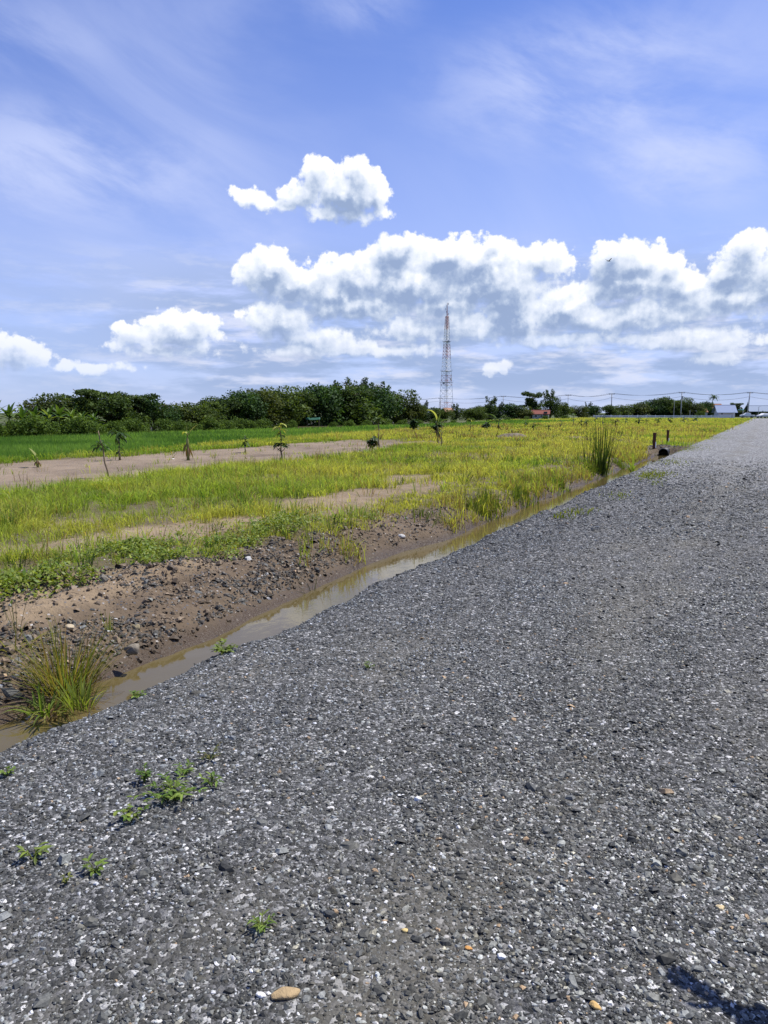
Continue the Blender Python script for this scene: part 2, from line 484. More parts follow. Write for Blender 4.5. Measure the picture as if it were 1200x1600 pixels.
def build_ground():
    def axis(*segs):
        a = [np.arange(s, e, st) for s, e, st in segs]
        return np.concatenate(a)
    xs = axis((-6000, -400, 800), (-400, -60, 20), (-60, -26, 2), (-26, -9, 0.4), (-9, -6.6, 0.15), (-6.6, -2.4, 0.06), (-2.4, 4, 0.8), (4, 8, .4), (8, 40, 4), (40, 400, 40), (400, 6001, 800))
    ys = axis((-6000, -200, 800), (-200, -10, 15), (-10, 1.5, 1), (1.5, 10, 0.06), (10, 18, .1), (18, 42, .22), (42, 60, .8), (60, 140, 4), (140, 400, 20), (400, 6001, 400))
    X, Y = np.meshgrid(xs, ys)
    Z = ground_z(X, Y)
    L = -X
    n = fbm(X * .5, Y * .5, 61, 4)
    n2 = fbm(X * .09, Y * .09, 67, 3)
    sand = np.stack([.230 + .11 * (n - .5), .172 + .09 * (n - .5), .108 + .06 * (n - .5)], -1)
    track = np.stack([.215 + .13 * (n - .5), .165 + .105 * (n - .5), .115 + .075 * (n - .5)], -1)
    grassy = np.stack([.12 + .07 * (n - .5), .098 + .05 * (n - .5), .05 + .03 * (n - .5)], -1)
    paddy = np.stack([.028 + 0 * n, .055 + 0 * n, .016 + 0 * n], -1)
    mud = np.stack([.115 + .08 * (n - .5), .085 + .06 * (n - .5), .055 + .045 * (n - .5)], -1)
    far = np.stack([.055 + .02 * n, .075 + .02 * n, .022 + 0 * n], -1)
    tmask = track_mask(X, Y)[..., None]
    bmask = bare_mask(X, Y)[..., None]
    col = grassy
    w = sst(np.hypot(X, Y), 90, 200)[..., None]
    col = col * (1 - w) + far * w
    pm = (sst(L, paddy_lo(Y), paddy_lo(Y) + 1) * (1 - sst(L, 49, 51)) * (1 - sst(Y, 150, 170)) * sst(Y, -40, -20))[..., None]
    col = col * (1 - pm) + paddy * pm
    rl = np.minimum(np.abs(L - 17.6 - 0.25 * np.sin(Y * .3)), np.abs(L - 19.5 - 0.25 * np.sin(Y * .3)))
    rut_dark = (np.exp(-(rl / .2) ** 2) * sst(fbm(X * .4, Y * .25, 73, 3), .35, .6))[..., None]  # track colour darkened in patches along the two ruts
    track = track * (1 - .45 * rut_dark)
    col = col * (1 - bmask) + (sand * (1 - tmask) + track * tmask) * bmask
    bt = bank_top(Y)
    bk = ((1 - sst(L, bt - .1 + .7 * (n - .5), bt + .5 + .7 * (n - .5))) * (Y < 39.5) * (Y > -30) * (L > 2.5))[..., None]
    sandy = (sst(fbm(X * .8, Y * .8, 71, 3), .34, .6) * sst(Y, 9.5, 6.5) * sst(L - shore(Y), .75, 1.15))[..., None]
    col = col * (1 - bk) + (mud * (1 - sandy) + sand * sandy) * bk
    V = np.stack([X, Y, Z], -1).reshape(-1, 3)
    me = mesh_np('ground', V, grid_faces(len(xs), len(ys)), M_SOIL, col.reshape(-1, 3), smooth=True)
    link('ground', me, kind='structure')
build_ground()

# ------------------------------------------------------------------ water in the ditch
def water_mat():
    m, k, out = new_mat('muddy_water')
    geo = k.n('ShaderNodeNewGeometry').outputs['Position']
    w1 = k.noise(k.vec('MULTIPLY', geo, (1, 0.55, 1)), 9.0, 3, 0.5).outputs['Fac']
    w2 = k.noise(geo, 40.0, 2, 0.5).outputs['Fac']
    b = k.n('ShaderNodeBump'); b.inputs['Strength'].default_value = 0.07; b.inputs['Distance'].default_value = 0.02
    k.set(b.inputs['Height'], k.math('MULTIPLY_ADD', w2, 0.12, w1))
    n = k.noise(geo, 1.1, 4, 0.6).outputs['Fac']
    c = k.mix(n, (0.065, 0.050, 0.018, 1), (0.125, 0.098, 0.040, 1))
    p = principled(k, out, c, 0.06, 0.5, 0, b.outputs[0])
    p.inputs['IOR'].default_value = 1.33
    return m
wy = np.concatenate([np.arange(-12, 37.9, 0.5)])
wx = np.array([-5.3, -4.6, -3.9, -3.1])
X, Y = np.meshgrid(wx, wy)
me = mesh_np('ditch_water', np.stack([X, Y, np.full_like(X, WATER_Z)], -1).reshape(-1, 3), grid_faces(4, len(wy)), water_mat(), smooth=True)
link('ditch_water', me, kind='structure')

# ------------------------------------------------------------------ gravel road
def road_mat():
    m, k, out = new_mat('crushed_slate')
    geo = k.n('ShaderNodeNewGeometry').outputs['Position']
    vs = k.voro(geo, 105.0); vm = k.voro(geo, 48.0)
    scs = k.n('ShaderNodeSeparateColor'); k.set(scs.inputs[0], vs.outputs['Color'])
    scm = k.n('ShaderNodeSeparateColor'); k.set(scm.inputs[0], vm.outputs['Color'])
    stops = [(0, (.022, .0225, .022)), (.38, (.053, .0545, .053)), (.66, (.098, .098, .098)), (.85, (.17, .17, .168)), (.95, (.32, .32, .31)), (1, (.6, .59, .57))]
    cs = k.ramp(scs.outputs[0], stops)
    cm = k.ramp(scm.outputs[0], stops)
    big = k.math('GREATER_THAN', scm.outputs[1], 0.55)
    c = k.mix(big, cs, cm)
    # coarse grain so that the stones still read far down the road
    vl = k.voro(geo, 9.0, detail=2, rough=.8)
    scl = k.n('ShaderNodeSeparateColor'); k.set(scl.inputs[0], vl.outputs['Color'])
    dist = k.vec('LENGTH', geo)
    farw = k.sstep(dist, 7, 30)
    c = k.mix(k.math('MULTIPLY', farw, 0.75), c, k.mix(1.0, c, k.ramp(scl.outputs[0], [(0, (.35, .35, .36)), (.6, (.8, .8, .82)), (.85, (1.3, 1.3, 1.3)), (1, (2.4, 2.4, 2.4))]), 'MULTIPLY'))
    # fine brown dust in worn patches and along the wheel lines
    sp = k.n('ShaderNodeSeparateXYZ'); k.set(sp.inputs[0], geo)
    pn = k.noise(k.vec('MULTIPLY', geo, (1, .35, 1)), 1.1, 5, 0.62).outputs['Fac']
    wl = k.math('ABSOLUTE', k.math('SUBTRACT', k.math('ABSOLUTE', k.math('ADD', sp.outputs[0], -0.1)), 0.9))
    wl = k.sstep(wl, 0.5, 0.05)
    dust = k.math('MULTIPLY', k.sstep(k.math('ADD', pn, k.math('MULTIPLY', wl, .10)), .48, .72), .55)
    fine = k.noise(geo, 160.0, 2, 0.6).outputs['Fac']
    dc = k.mix(fine, (.055, .051, .040, 1), (.17, .157, .122, 1))
    c = k.mix(dust, c, dc)
    c = k.mix(1.0, c, (1.02, 1.02, 1.02, 1), 'MULTIPLY')
    h = k.math('ADD', k.math('MULTIPLY', vs.outputs['Distance'], -0.5), k.math('MULTIPLY', k.math('MULTIPLY', vm.outputs['Distance'], big), -0.8))
    h = k.math('ADD', h, k.math('MULTIPLY', scs.outputs[2], 0.4))
    h = k.math('MULTIPLY', h, k.math('SUBTRACT', 1.0, dust))
    b = k.n('ShaderNodeBump'); b.inputs['Strength'].default_value = 0.75; b.inputs['Distance'].default_value = 0.018
    k.set(b.inputs['Height'], h)
    principled(k, out, c, k.math('MULTIPLY_ADD', scs.outputs[1], .3, .6), 0.16, 0, b.outputs[0])
    return m
M_ROAD = road_mat()

def road_z(x, y):
    x = np.asarray(x, float); y = np.asarray(y, float)
    L = -x
    w = 0.26 * (fbm(y * 1.2, y * 0 + 1.7, 81, 4) - .5) + 0.08 * (fbm(y * 5, x * 0 + 8., 83, 3) - .5)
    Le = L - w
    edge = np.interp(Le, [2.7, 3.08, 3.25, 3.5, 4.0], [0, -.005, -.05, -.26, -.68])
    crown = 0.02 * (fbm(x * .9, y * .5, 85, 3) - .5) + 0.012 * (fbm(x * 5, y * 5, 87, 2) - .5)
    er = np.interp(x, [3.9, 4.3, 5.0], [0, -.06, -.4])
    return edge + crown + er

def build_road():
    xs = np.concatenate([np.arange(-4.0, -2.6, 0.05), np.arange(-2.6, 4.2, .2), np.arange(4.2, 5.01, .1)])
    ys = np.concatenate([np.arange(-30, 0, 2), np.arange(0, 20, .08), np.arange(20, 45, .3), np.arange(45, 252, 3)])
    X, Y = np.meshgrid(xs, ys)
    me = mesh_np('gravel_road', np.stack([X, Y, road_z(X, Y)], -1).reshape(-1, 3), grid_faces(len(xs), len(ys)), M_ROAD, smooth=True)
    link('gravel_road', me, kind='structure')
build_road()

# ------------------------------------------------------------------ loose stones
def stone_mat(name):
    m, k, out = new_mat(name)
    c = k.n('ShaderNodeAttribute', attribute_name='Col').outputs['Color']
    geo = k.n('ShaderNodeNewGeometry').outputs['Position']
    n = k.noise(geo, 140.0, 3, 0.6).outputs['Fac']
    c = k.mix(k.sstep(n, .35, .7), k.mix(1.0, c, (.72, .72, .72, 1), 'MULTIPLY'), k.mix(1.0, c, (1.25, 1.25, 1.22, 1), 'MULTIPLY'))
    principled(k, out, c, 0.6, 0.30)
    return m
M_STONE = stone_mat('loose_stone')

def stone_shapes(n=24, sides=6):
    out = []
    for i in range(n):
        ang = np.sort((np.arange(sides) + RNG.uniform(-.35, .35, sides)) / sides * 2 * np.pi)
        r = RNG.uniform(.72, 1.15, sides)
        asp = RNG.uniform(.55, .95)
        base = np.stack([np.cos(ang) * r, np.sin(ang) * r * asp, np.full(sides, -.25)], -1)
        r2 = r * RNG.uniform(.45, .85, sides)
        top = np.stack([np.cos(ang) * r2, np.sin(ang) * r2 * asp, RNG.uniform(.25, .55, sides)], -1)
        out.append(np.concatenate([base, top, [[0, 0, RNG.uniform(.4, .6)]]]))
    return np.array(out)
SH = stone_shapes()
_s = 6
SF = np.array([[i, (i + 1) % _s, _s + (i + 1) % _s] for i in range(_s)] + [[i, _s + (i + 1) % _s, _s + i] for i in range(_s)] +
              [[_s + i, _s + (i + 1) % _s, 2 * _s] for i in range(_s)])

def slate_cols(n, tan=0.009, white=0.032, dark=1.0):
    u = RNG.random(n)
    g = np.interp(u, [0, .25, .6, .80, .93, 1], [.019, .034, .064, .118, .22, .34]) * dark
    cool = RNG.uniform(0.0, .10, n)
    c = np.stack([g * (1.03 - cool * .5), g * (1.04 - cool * .1), g * (.91 + cool)], -1) * 1.36
    warm = RNG.random(n) < .10
    c[warm] = c[warm] * np.array([1.12, 1.03, .86])
    w = RNG.random(n) < white
    c[w] = (RNG.uniform(.36, .72, (n, 1)) * np.array([1, .99, .96]))[w]
    t = RNG.random(n) < tan
    c[t] = (RNG.uniform(.6, 1.3, (n, 1)) * np.array([.36, .25, .145]))[t]
    return c

def stones(x, y, z, r, cols, flat=.55, tilt=.3):
    n = len(x)
    V = SH[RNG.integers(0, len(SH), n)].copy()
    V *= r[:, None, None]
    V[:, :, 2] *= RNG.uniform(flat * .6, flat * 1.5, n)[:, None]
    tx = RNG.normal(0, tilt, n)[:, None]; ty = RNG.normal(0, tilt, n)[:, None]
    a = RNG.uniform(0, 2 * np.pi, n)[:, None]
    ca, sa = np.cos(a), np.sin(a)
    X = V[:, :, 0] * ca - V[:, :, 1] * sa; Y = V[:, :, 0] * sa + V[:, :, 1] * ca; Z = V[:, :, 2]
    Y, Z = Y * np.cos(tx) - Z * np.sin(tx), Y * np.sin(tx) + Z * np.cos(tx)
    X, Z = X * np.cos(ty) + Z * np.sin(ty), -X * np.sin(ty) + Z * np.cos(ty)
    V = np.stack([X + x[:, None], Y + y[:, None], Z + z[:, None]], -1)
    Fc = SF[None] + (np.arange(n) * V.shape[1])[:, None, None]
    cc = np.repeat(cols, V.shape[1], 0)
    return V.reshape(-1, 3), Fc.reshape(-1, 3), cc

def wheel_band(x, y):
    return np.exp(-((np.abs(x - .1 + .12 * np.sin(y * .23)) - .88) / .34) ** 2) * sst(fbm(x * .9, y * .35, 97, 3), .25, .6)

def build_gravel():
    parts = []
    def zone(y0, y1, per_m2, rmed, sig, xl=-3.7, xr=4.4):
        n = int((y1 - y0) * (xr - xl) * per_m2)
        x = RNG.uniform(xl, xr, n); y = RNG.uniform(y0, y1, n)
        k_ = (in_view(x, y, R(15)) | (x > 0)) & (np.hypot(x, y) > 1.2)
        # fewer loose stones on the dusty worn patches
        worn = fbm(x * 1.1, y * .45, 91, 4)
        k_ &= RNG.random(n) < (1.0 - .5 * sst(worn, .46, .62)) * (1 - .40 * wheel_band(x, y)) * (1 - .97 * sst(y, 12, 31))
        x, y = x[k_], y[k_]; n = len(x)
        r = np.clip(rmed * np.exp(RNG.normal(0, sig, n)), rmed * .35, rmed * 3.6)
        cols = slate_cols(n)
        r = np.where(cols.mean(1) > .3, np.minimum(r, .0115), r)
        cols *= (0.62 + .8 * fbm(x * 1.1, y * .8, 95, 3))[:, None]
        left = sst(-x, .6, 2.6)[:, None]
        cols = cols * (1 - left * np.array([.22, .18, .08]))
        dusty = np.clip((.45 * wheel_band(x, y)) + .45 * sst(worn[k_], .46, .62), 0, .75)[:, None] * RNG.uniform(.3, 1, (len(x), 1))
        cols = cols * (1 - dusty) + (cols * .55 + np.array([.075, .068, .050])) * dusty
        parts.append((x, y, road_z(x, y) + r * .12, r, cols))
    zone(0.9, 3.4, 10500, .0054, .45)
    zone(0.9, 3.4, 520, .0125, .38)
    zone(3.4, 6.0, 5600, .0068, .45)
    zone(6.0, 10.0, 2100, .0095, .42)
    zone(10.0, 18.0, 750, .0145, .4)
    zone(18.0, 31.0, 420, .019, .4)
    x, y, z, r, c = (np.concatenate([p[i] for p in parts]) for i in range(5))
    V, Fc, cc = stones(x, y, z, r, c)
    me = mesh_np('gravel', V, Fc, M_STONE, cc)
    link('gravel', me, kind='stuff', label='dark grey crushed slate lying loose on the road', category='gravel')
    # coarser dark rubble on the far bank of the ditch
    n = 110000
    y = RNG.uniform(1.5, 15, n); L = RNG.uniform(4.35, 7.4, n); x = -L
    m = fbm(x * 1.3, y * .9, 101, 4)
    t = L - shore(y)
    hi = 1.0 + .5 * (fbm(y * .8, y * 0, 103, 3) - .5) + .35 * sst(y, 4.6, 3.6)
    dens = np.maximum(sst(m, .30, .46) * (1 - sst(t, hi - .38, hi - .1)), .8 * sst(m, .50, .60)) * sst(t, .07, .2) * (1 - sst(t, 1.1, 1.6)) * (1 - .92 * sst(y, 6.8, 9.0))
    edge = .40 * (1 - sst(np.abs(L - bank_top(y) + .05), .08, .4)) * (y < 9)
    k_ = (RNG.random(n) < np.maximum(dens, edge)) & in_view(x, y, R(8))
    x, y = x[k_], y[k_]
    cx = -4.2 + RNG.normal(0, .75, 900); cy = 38.7 + RNG.normal(0, .6, 900); ok = cy > 37.9
    x = np.concatenate([x, cx[ok]]); y = np.concatenate([y, cy[ok]]); n = len(x)
    r = np.clip(np.where(y > 30, 2.2, 1) * .0118 * np.exp(RNG.normal(0, .5, n)), .0045, .07)
    sc_ = slate_cols(n, .03, .022, .55)
    mudc = (RNG.random((n, 1)) ** 1.6) * .7
    sc_ = sc_ * (1 - mudc) + np.array([.115, .088, .058]) * RNG.uniform(.6, 1.3, (n, 1)) * mudc
    V, Fc, cc = stones(x, y, ground_z(x, y) + r * RNG.uniform(-.25, .25, n), r, sc_, flat=.75, tilt=.45)
    n = 52000
    y = RNG.uniform(2, 37, n) ** 1.0; y = 2 + (y - 2) ** 1.6 / 35 ** .6; x = -RNG.uniform(4.2, 6.6, n)
    t = -x - shore(y)
    p = sst(t, .02, .14) * (1 - sst(-x, bank_top(y) - .1, bank_top(y) + .35)) * (.25 + .75 * sst(fbm(x * 2, y * 1.5, 107, 3), .4, .6))
    k_ = (RNG.random(n) < p) & in_view(x, y, R(6)); x, y = x[k_], y[k_]; n = len(x)
    r2 = np.clip(.011 * np.exp(RNG.normal(0, .6, n)), .004, .055)
    cb = np.array([.135, .100, .064]) * RNG.uniform(.5, 1.6, (n, 1)) * np.where(ground_z(x, y) < -.24, .6, 1.0)[:, None]
    V2, F2, c2 = stones(x, y, ground_z(x, y) + r2 * .15, r2, cb, flat=.9, tilt=.6)
    F2 = F2 + len(V); V = np.concatenate([V, V2]); Fc = np.concatenate([Fc, F2]); cc = np.concatenate([cc, c2])
    me = mesh_np('bank_rubble', V, Fc, M_STONE, cc)
    link('bank_rubble', me, kind='stuff', label='dark broken slate and brown clods on the earth bank of the ditch', category='rubble')
build_gravel()

# ------------------------------------------------------------------ grass
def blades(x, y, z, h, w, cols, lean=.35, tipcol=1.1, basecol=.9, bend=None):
    """one bent two-segment blade per point"""
    n = len(x)
    a = RNG.uniform(0, 2 * np.pi, n)            # facing
    b = RNG.uniform(0, 2 * np.pi, n)            # bend direction
    if bend is not None: b = bend + RNG.normal(0, .6, n)
    l = np.abs(RNG.normal(0, lean, n)) if bend is None else np.clip(RNG.normal(lean * .8, lean * .4, n), .05, 2)
    wx, wy = np.cos(a) * w / 2, np.sin(a) * w / 2
    bx, by = np.cos(b) * l * h, np.sin(b) * l * h
    hz = h / np.sqrt(1 + .6 * l * l)
    V = np.empty((n, 5, 3))
    V[:, 0] = np.stack([x - wx, y - wy, z - .02], -1)
    V[:, 1] = np.stack([x + wx, y + wy, z - .02], -1)
    V[:, 2] = np.stack([x + wx * .8 + bx * .3, y + wy * .8 + by * .3, z + hz * .55], -1)
    V[:, 3] = np.stack([x - wx * .8 + bx * .3, y - wy * .8 + by * .3, z + hz * .55], -1)
    V[:, 4] = np.stack([x + bx, y + by, z + hz * np.clip(1 - .25 * l, .4, 1)], -1)
    i = (np.arange(n) * 5)[:, None]
    quad = i + np.array([0, 1, 2, 3]); tri = i + np.array([3, 2, 4])
    cc = np.repeat(cols[:, None], 5, 1)
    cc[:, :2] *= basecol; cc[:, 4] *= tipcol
    return V.reshape(-1, 3), quad, tri, cc.reshape(-1, 3)

def clumped(x, y, k, spread):
    """turn points into clumps of k blades"""
    n = len(x)
    xx = np.repeat(x, k) + RNG.normal(0, 1, n * k) * np.repeat(spread, k)
    yy = np.repeat(y, k) + RNG.normal(0, 1, n * k) * np.repeat(spread, k)
    return xx, yy

def zone_pts(L0, L1, y0, y1, per_m2, margin=R(7)):
    n = int((L1 - L0) * (y1 - y0) * per_m2)
    x = -RNG.uniform(L0, L1, n); y = RNG.uniform(y0, y1, n)
    k_ = in_view(x, y, margin)
    return x[k_], y[k_]

def mix3(a, b, t):
    return np.asarray(a) * (1 - t[:, None]) + np.asarray(b) * t[:, None]

def field_cols(x, y):
    """meadow grass: yellow-green with greener and straw-coloured patches"""
    a = fbm(x * .22, y * .16, 201, 4); b = fbm(x * .9, y * .9, 207, 3)
    r = RNG.random(len(x))
    far = sst(np.hypot(x, y), 15, 80)
    c = mix3((.29, .37, .060), (.42, .43, .085), sst(a + .35 * (b - .5) + .16 * far, .38, .66))
    c = mix3((.20, .305, .038), c, sst(a + .3 * (b - .5), .28, .44))
    c = c * (.70 + .55 * r)[:, None]
    dry = RNG.random(len(x)) < .045 + .05 * far
    c[dry] = np.array([.40, .29, .08]) * (.8 + .4 * r[dry])[:, None]
    return c

def build_meadow():
    vs, qs, ts, cs = [], [], [], []
    off = 0
    def add(x, y, h, w, cols, **kw):
        nonlocal off
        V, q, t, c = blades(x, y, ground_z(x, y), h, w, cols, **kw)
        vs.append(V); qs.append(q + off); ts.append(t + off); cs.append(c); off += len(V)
    def accept(x, y):
        L = -x
        wob = .6 * (fbm(x * 1.3, y * 1.3, 211, 3) - .5)
        ed = sst(L, bank_top(y) - .1 + wob, bank_top(y) + .45 + wob)
        after = sst(y, 38.4, 40.5)
        roadside = sst(L + 1.6 * (fbm(y * .25, y * 0, 213, 3) - .5), 3.05, 3.6)
        ed = np.where(y > 38, np.maximum(ed, roadside * after), ed)
        bm_ = np.maximum(track_mask(x, y), bare_mask(x, y) * (.35 + 1.2 * fbm(x * 1.6, y * 1.6, 225, 3)) - .08)
        p = ed * (1 - .975 * sst(bm_, .22, .72))
        p *= np.clip(.30 + 1.1 * sst(fbm(x * .55, y * .55, 217, 4), .28, .55), 0, 1)
        p *= .18 + .82 * sst(fbm(x * 2.2, y * 2.2, 223, 3), .38, .56)
        p *= 1 - sst(L, paddy_lo(y) + .0, paddy_lo(y) + 1.2) * (y < 160)
        return p
    def zone(L0, L1, y0, y1, per, k, h, w, spread, margin=R(7), lean=.4):
        x, y = zone_pts(L0, L1, y0, y1, per, margin)
        m = RNG.random(len(x)) < accept(x, y)
        x, y = x[m], y[m]
        cl = RNG.uniform(.45, 1.5, len(x))
        sp = np.full(len(x), spread) * cl
        xx, yy = clumped(x, y, k, sp)
        bend = np.arctan2(yy - np.repeat(y, k), xx - np.repeat(x, k))
        tall = .5 + 1.0 * fbm(xx * .8, yy * .8, 219, 3)
        near_edge = np.clip((-xx - bank_top(yy)) / 2.0, .45, 1)
        near_edge = np.where(yy > 38, 1, near_edge)
        hh = .74 * h * tall * near_edge * np.repeat(cl, k) ** .6 * RNG.uniform(.55, 1.25, len(xx))
        ww = w * RNG.uniform(.6, 1.4, len(xx))
        cc = field_cols(xx, yy) * np.repeat(RNG.uniform(.72, 1.22, len(x)), k)[:, None]
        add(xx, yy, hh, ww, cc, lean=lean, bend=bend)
    zone(4.6, 10, 3, 12, 150, 8, .26, .0085, .06, lean=.95)
    zone(10, 16, 4, 14, 110, 8, .34, .011, .07, lean=.85)
    zone(4.6, 16, 12, 22, 90, 7, .32, .013, .07, lean=.85)
    zone(16, 24, 6, 22, 40, 6, .30, .016, .08, lean=.8)
    zone(4.6, 24, 22, 42, 40, 6, .30, .02, .10, R(5), lean=.8)
    zone(22, 30, 10, 60, 26, 6, .36, .024, .11, R(5), lean=.7)
    zone(2.9, 34, 42, 75, 20, 6, .27, .03, .18, R(4), lean=.9)
    zone(2.9, 44, 75, 130, 8, 6, .29, .06, .3, R(3), lean=.9)
    zone(2.9, 56, 130, 262, 2.6, 6, .32, .12, .55, R(3), lean=.9)
    # other species: dark green tufts, straw-coloured dead stalks, broad pale blades
    def extra(L0, L1, y0, y1, per, k, h, w, spread, cols, lean):
        x, y = zone_pts(L0, L1, y0, y1, per, R(5))
        m = (RNG.random(len(x)) < accept(x, y)) & (fbm(x * .35, y * .35, 227, 3) > .42)
        x, y = x[m], y[m]
        xx, yy = clumped(x, y, k, np.full(len(x), spread) * RNG.uniform(.6, 1.4, len(x)))
        bend = np.arctan2(yy - np.repeat(y, k), xx - np.repeat(x, k))
        cc = np.repeat(np.asarray(cols)[RNG.integers(0, len(cols), len(x))], k, 0) * RNG.uniform(.7, 1.3, (len(xx), 1))
        add(xx, yy, h * RNG.uniform(.5, 1.3, len(xx)) * np.repeat(RNG.uniform(.6, 1.3, len(x)), k), w * RNG.uniform(.7, 1.4, len(xx)), cc, lean=lean, bend=bend)
    dk_ = [(.07, .14, .022), (.10, .19, .03), (.05, .10, .02)]; st_ = [(.36, .29, .12), (.27, .20, .09), (.20, .13, .06)]; pl_ = [(.30, .36, .09), (.24, .34, .06)]
    extra(5, 12, 3, 14, 3, 20, .26, .009, .05, dk_, .8); extra(5, 16, 10, 26, 1.2, 18, .30, .013, .07, dk_, .8)
    extra(5, 24, 24, 45, .35, 16, .32, .022, .11, dk_, .8); extra(3, 34, 45, 100, .10, 16, .34, .05, .22, dk_, .8)
    extra(5, 12, 3, 14, 9, 5, .40, .005, .05, st_, .4); extra(5, 22, 10, 40, 3, 6, .42, .010, .08, st_, .4)
    extra(3, 34, 42, 110, .5, 10, .42, .045, .25, st_, .5)
    extra(5, 14, 3, 16, 4, 9, .36, .014, .05, pl_, .9)
    me = mesh_np('meadow_grass', np.concatenate(vs), [np.concatenate(qs), np.concatenate(ts)], M_GRASS, np.concatenate(cs))
    link('meadow_grass', me, kind='stuff', label='yellow-green rough grass covering the verge between ditch and dirt track', category='grass')
build_meadow()

def build_right_verge():
    vs, qs, ts, cs = [], [], [], []; off = 0
    for (x0, x1, y0, y1, per, h, w) in ((4.9, 14, -2, 25, 60, .3, .014), (4.9, 30, 25, 70, 20, .34, .03), (4.9, 60, 70, 250, 3, .4, .1)):
        n = int((x1 - x0) * (y1 - y0) * per)
        x = RNG.uniform(x0, x1, n); y = RNG.uniform(y0, y1, n)
        m = RNG.random(n) < sst(fbm(x * .8, y * .8, 261, 3), .3, .55) * sst(x, 4.9, 5.8); x, y = x[m], y[m]; n = len(x)
        V, q, t, c = blades(x, y, ground_z(x, y), h * RNG.uniform(.5, 1.3, n), w * RNG.uniform(.7, 1.3, n), field_cols(x, y), lean=.7)
        vs.append(V); qs.append(q + off); ts.append(t + off); cs.append(c); off += len(V)
    me = mesh_np('verge_grass', np.concatenate(vs), [np.concatenate(qs), np.concatenate(ts)], M_GRASS, np.concatenate(cs))
    link('verge_grass', me, kind='stuff', label='yellow-green grass on the verge right of the gravel road', category='grass')
build_right_verge()

def build_paddy():
    vs, qs, ts, cs = [], [], [], []; off = 0
    def zone(y0, y1, per, h, w, margin=R(4)):
        nonlocal off
        x, y = zone_pts(23, 49.5, y0, y1, per, margin)
        L = -x
        p = sst(L + 1.5 * (fbm(x * .3, y * .3, 231, 3) - .5), paddy_lo(y) + .2, paddy_lo(y) + 1.4) * (1 - sst(L, 48.6, 49.4)) * (1 - sst(y, 135, 165))
        m = RNG.random(len(x)) < p
        x, y = x[m], y[m]
        a = fbm(x * .16, y * .16, 233, 4)
        c = mix3((.095, .195, .036), (.19, .32, .062), sst(a, .32, .68)) * RNG.uniform(.65, 1.3, len(x))[:, None]
        hh = h * RNG.uniform(.7, 1.15, len(x)) * (.85 + .3 * a)
        V, q, t, cc = blades(x, y, ground_z(x, y), hh, w * RNG.uniform(.7, 1.3, len(x)), c, lean=.22)
        vs.append(V); qs.append(q + off); ts.append(t + off); cs.append(cc); off += len(V)
    zone(8, 40, 150, .52, .026)
    zone(40, 70, 60, .52, .05)
    zone(70, 168, 15, .50, .12, R(3))
    me = mesh_np('rice_paddy', np.concatenate(vs), [np.concatenate(qs), np.concatenate(ts)], M_GRASS, np.concatenate(cs))
    link('rice_paddy', me, kind='stuff', label='bright green young rice standing in the paddy before the trees', category='rice')
build_paddy()

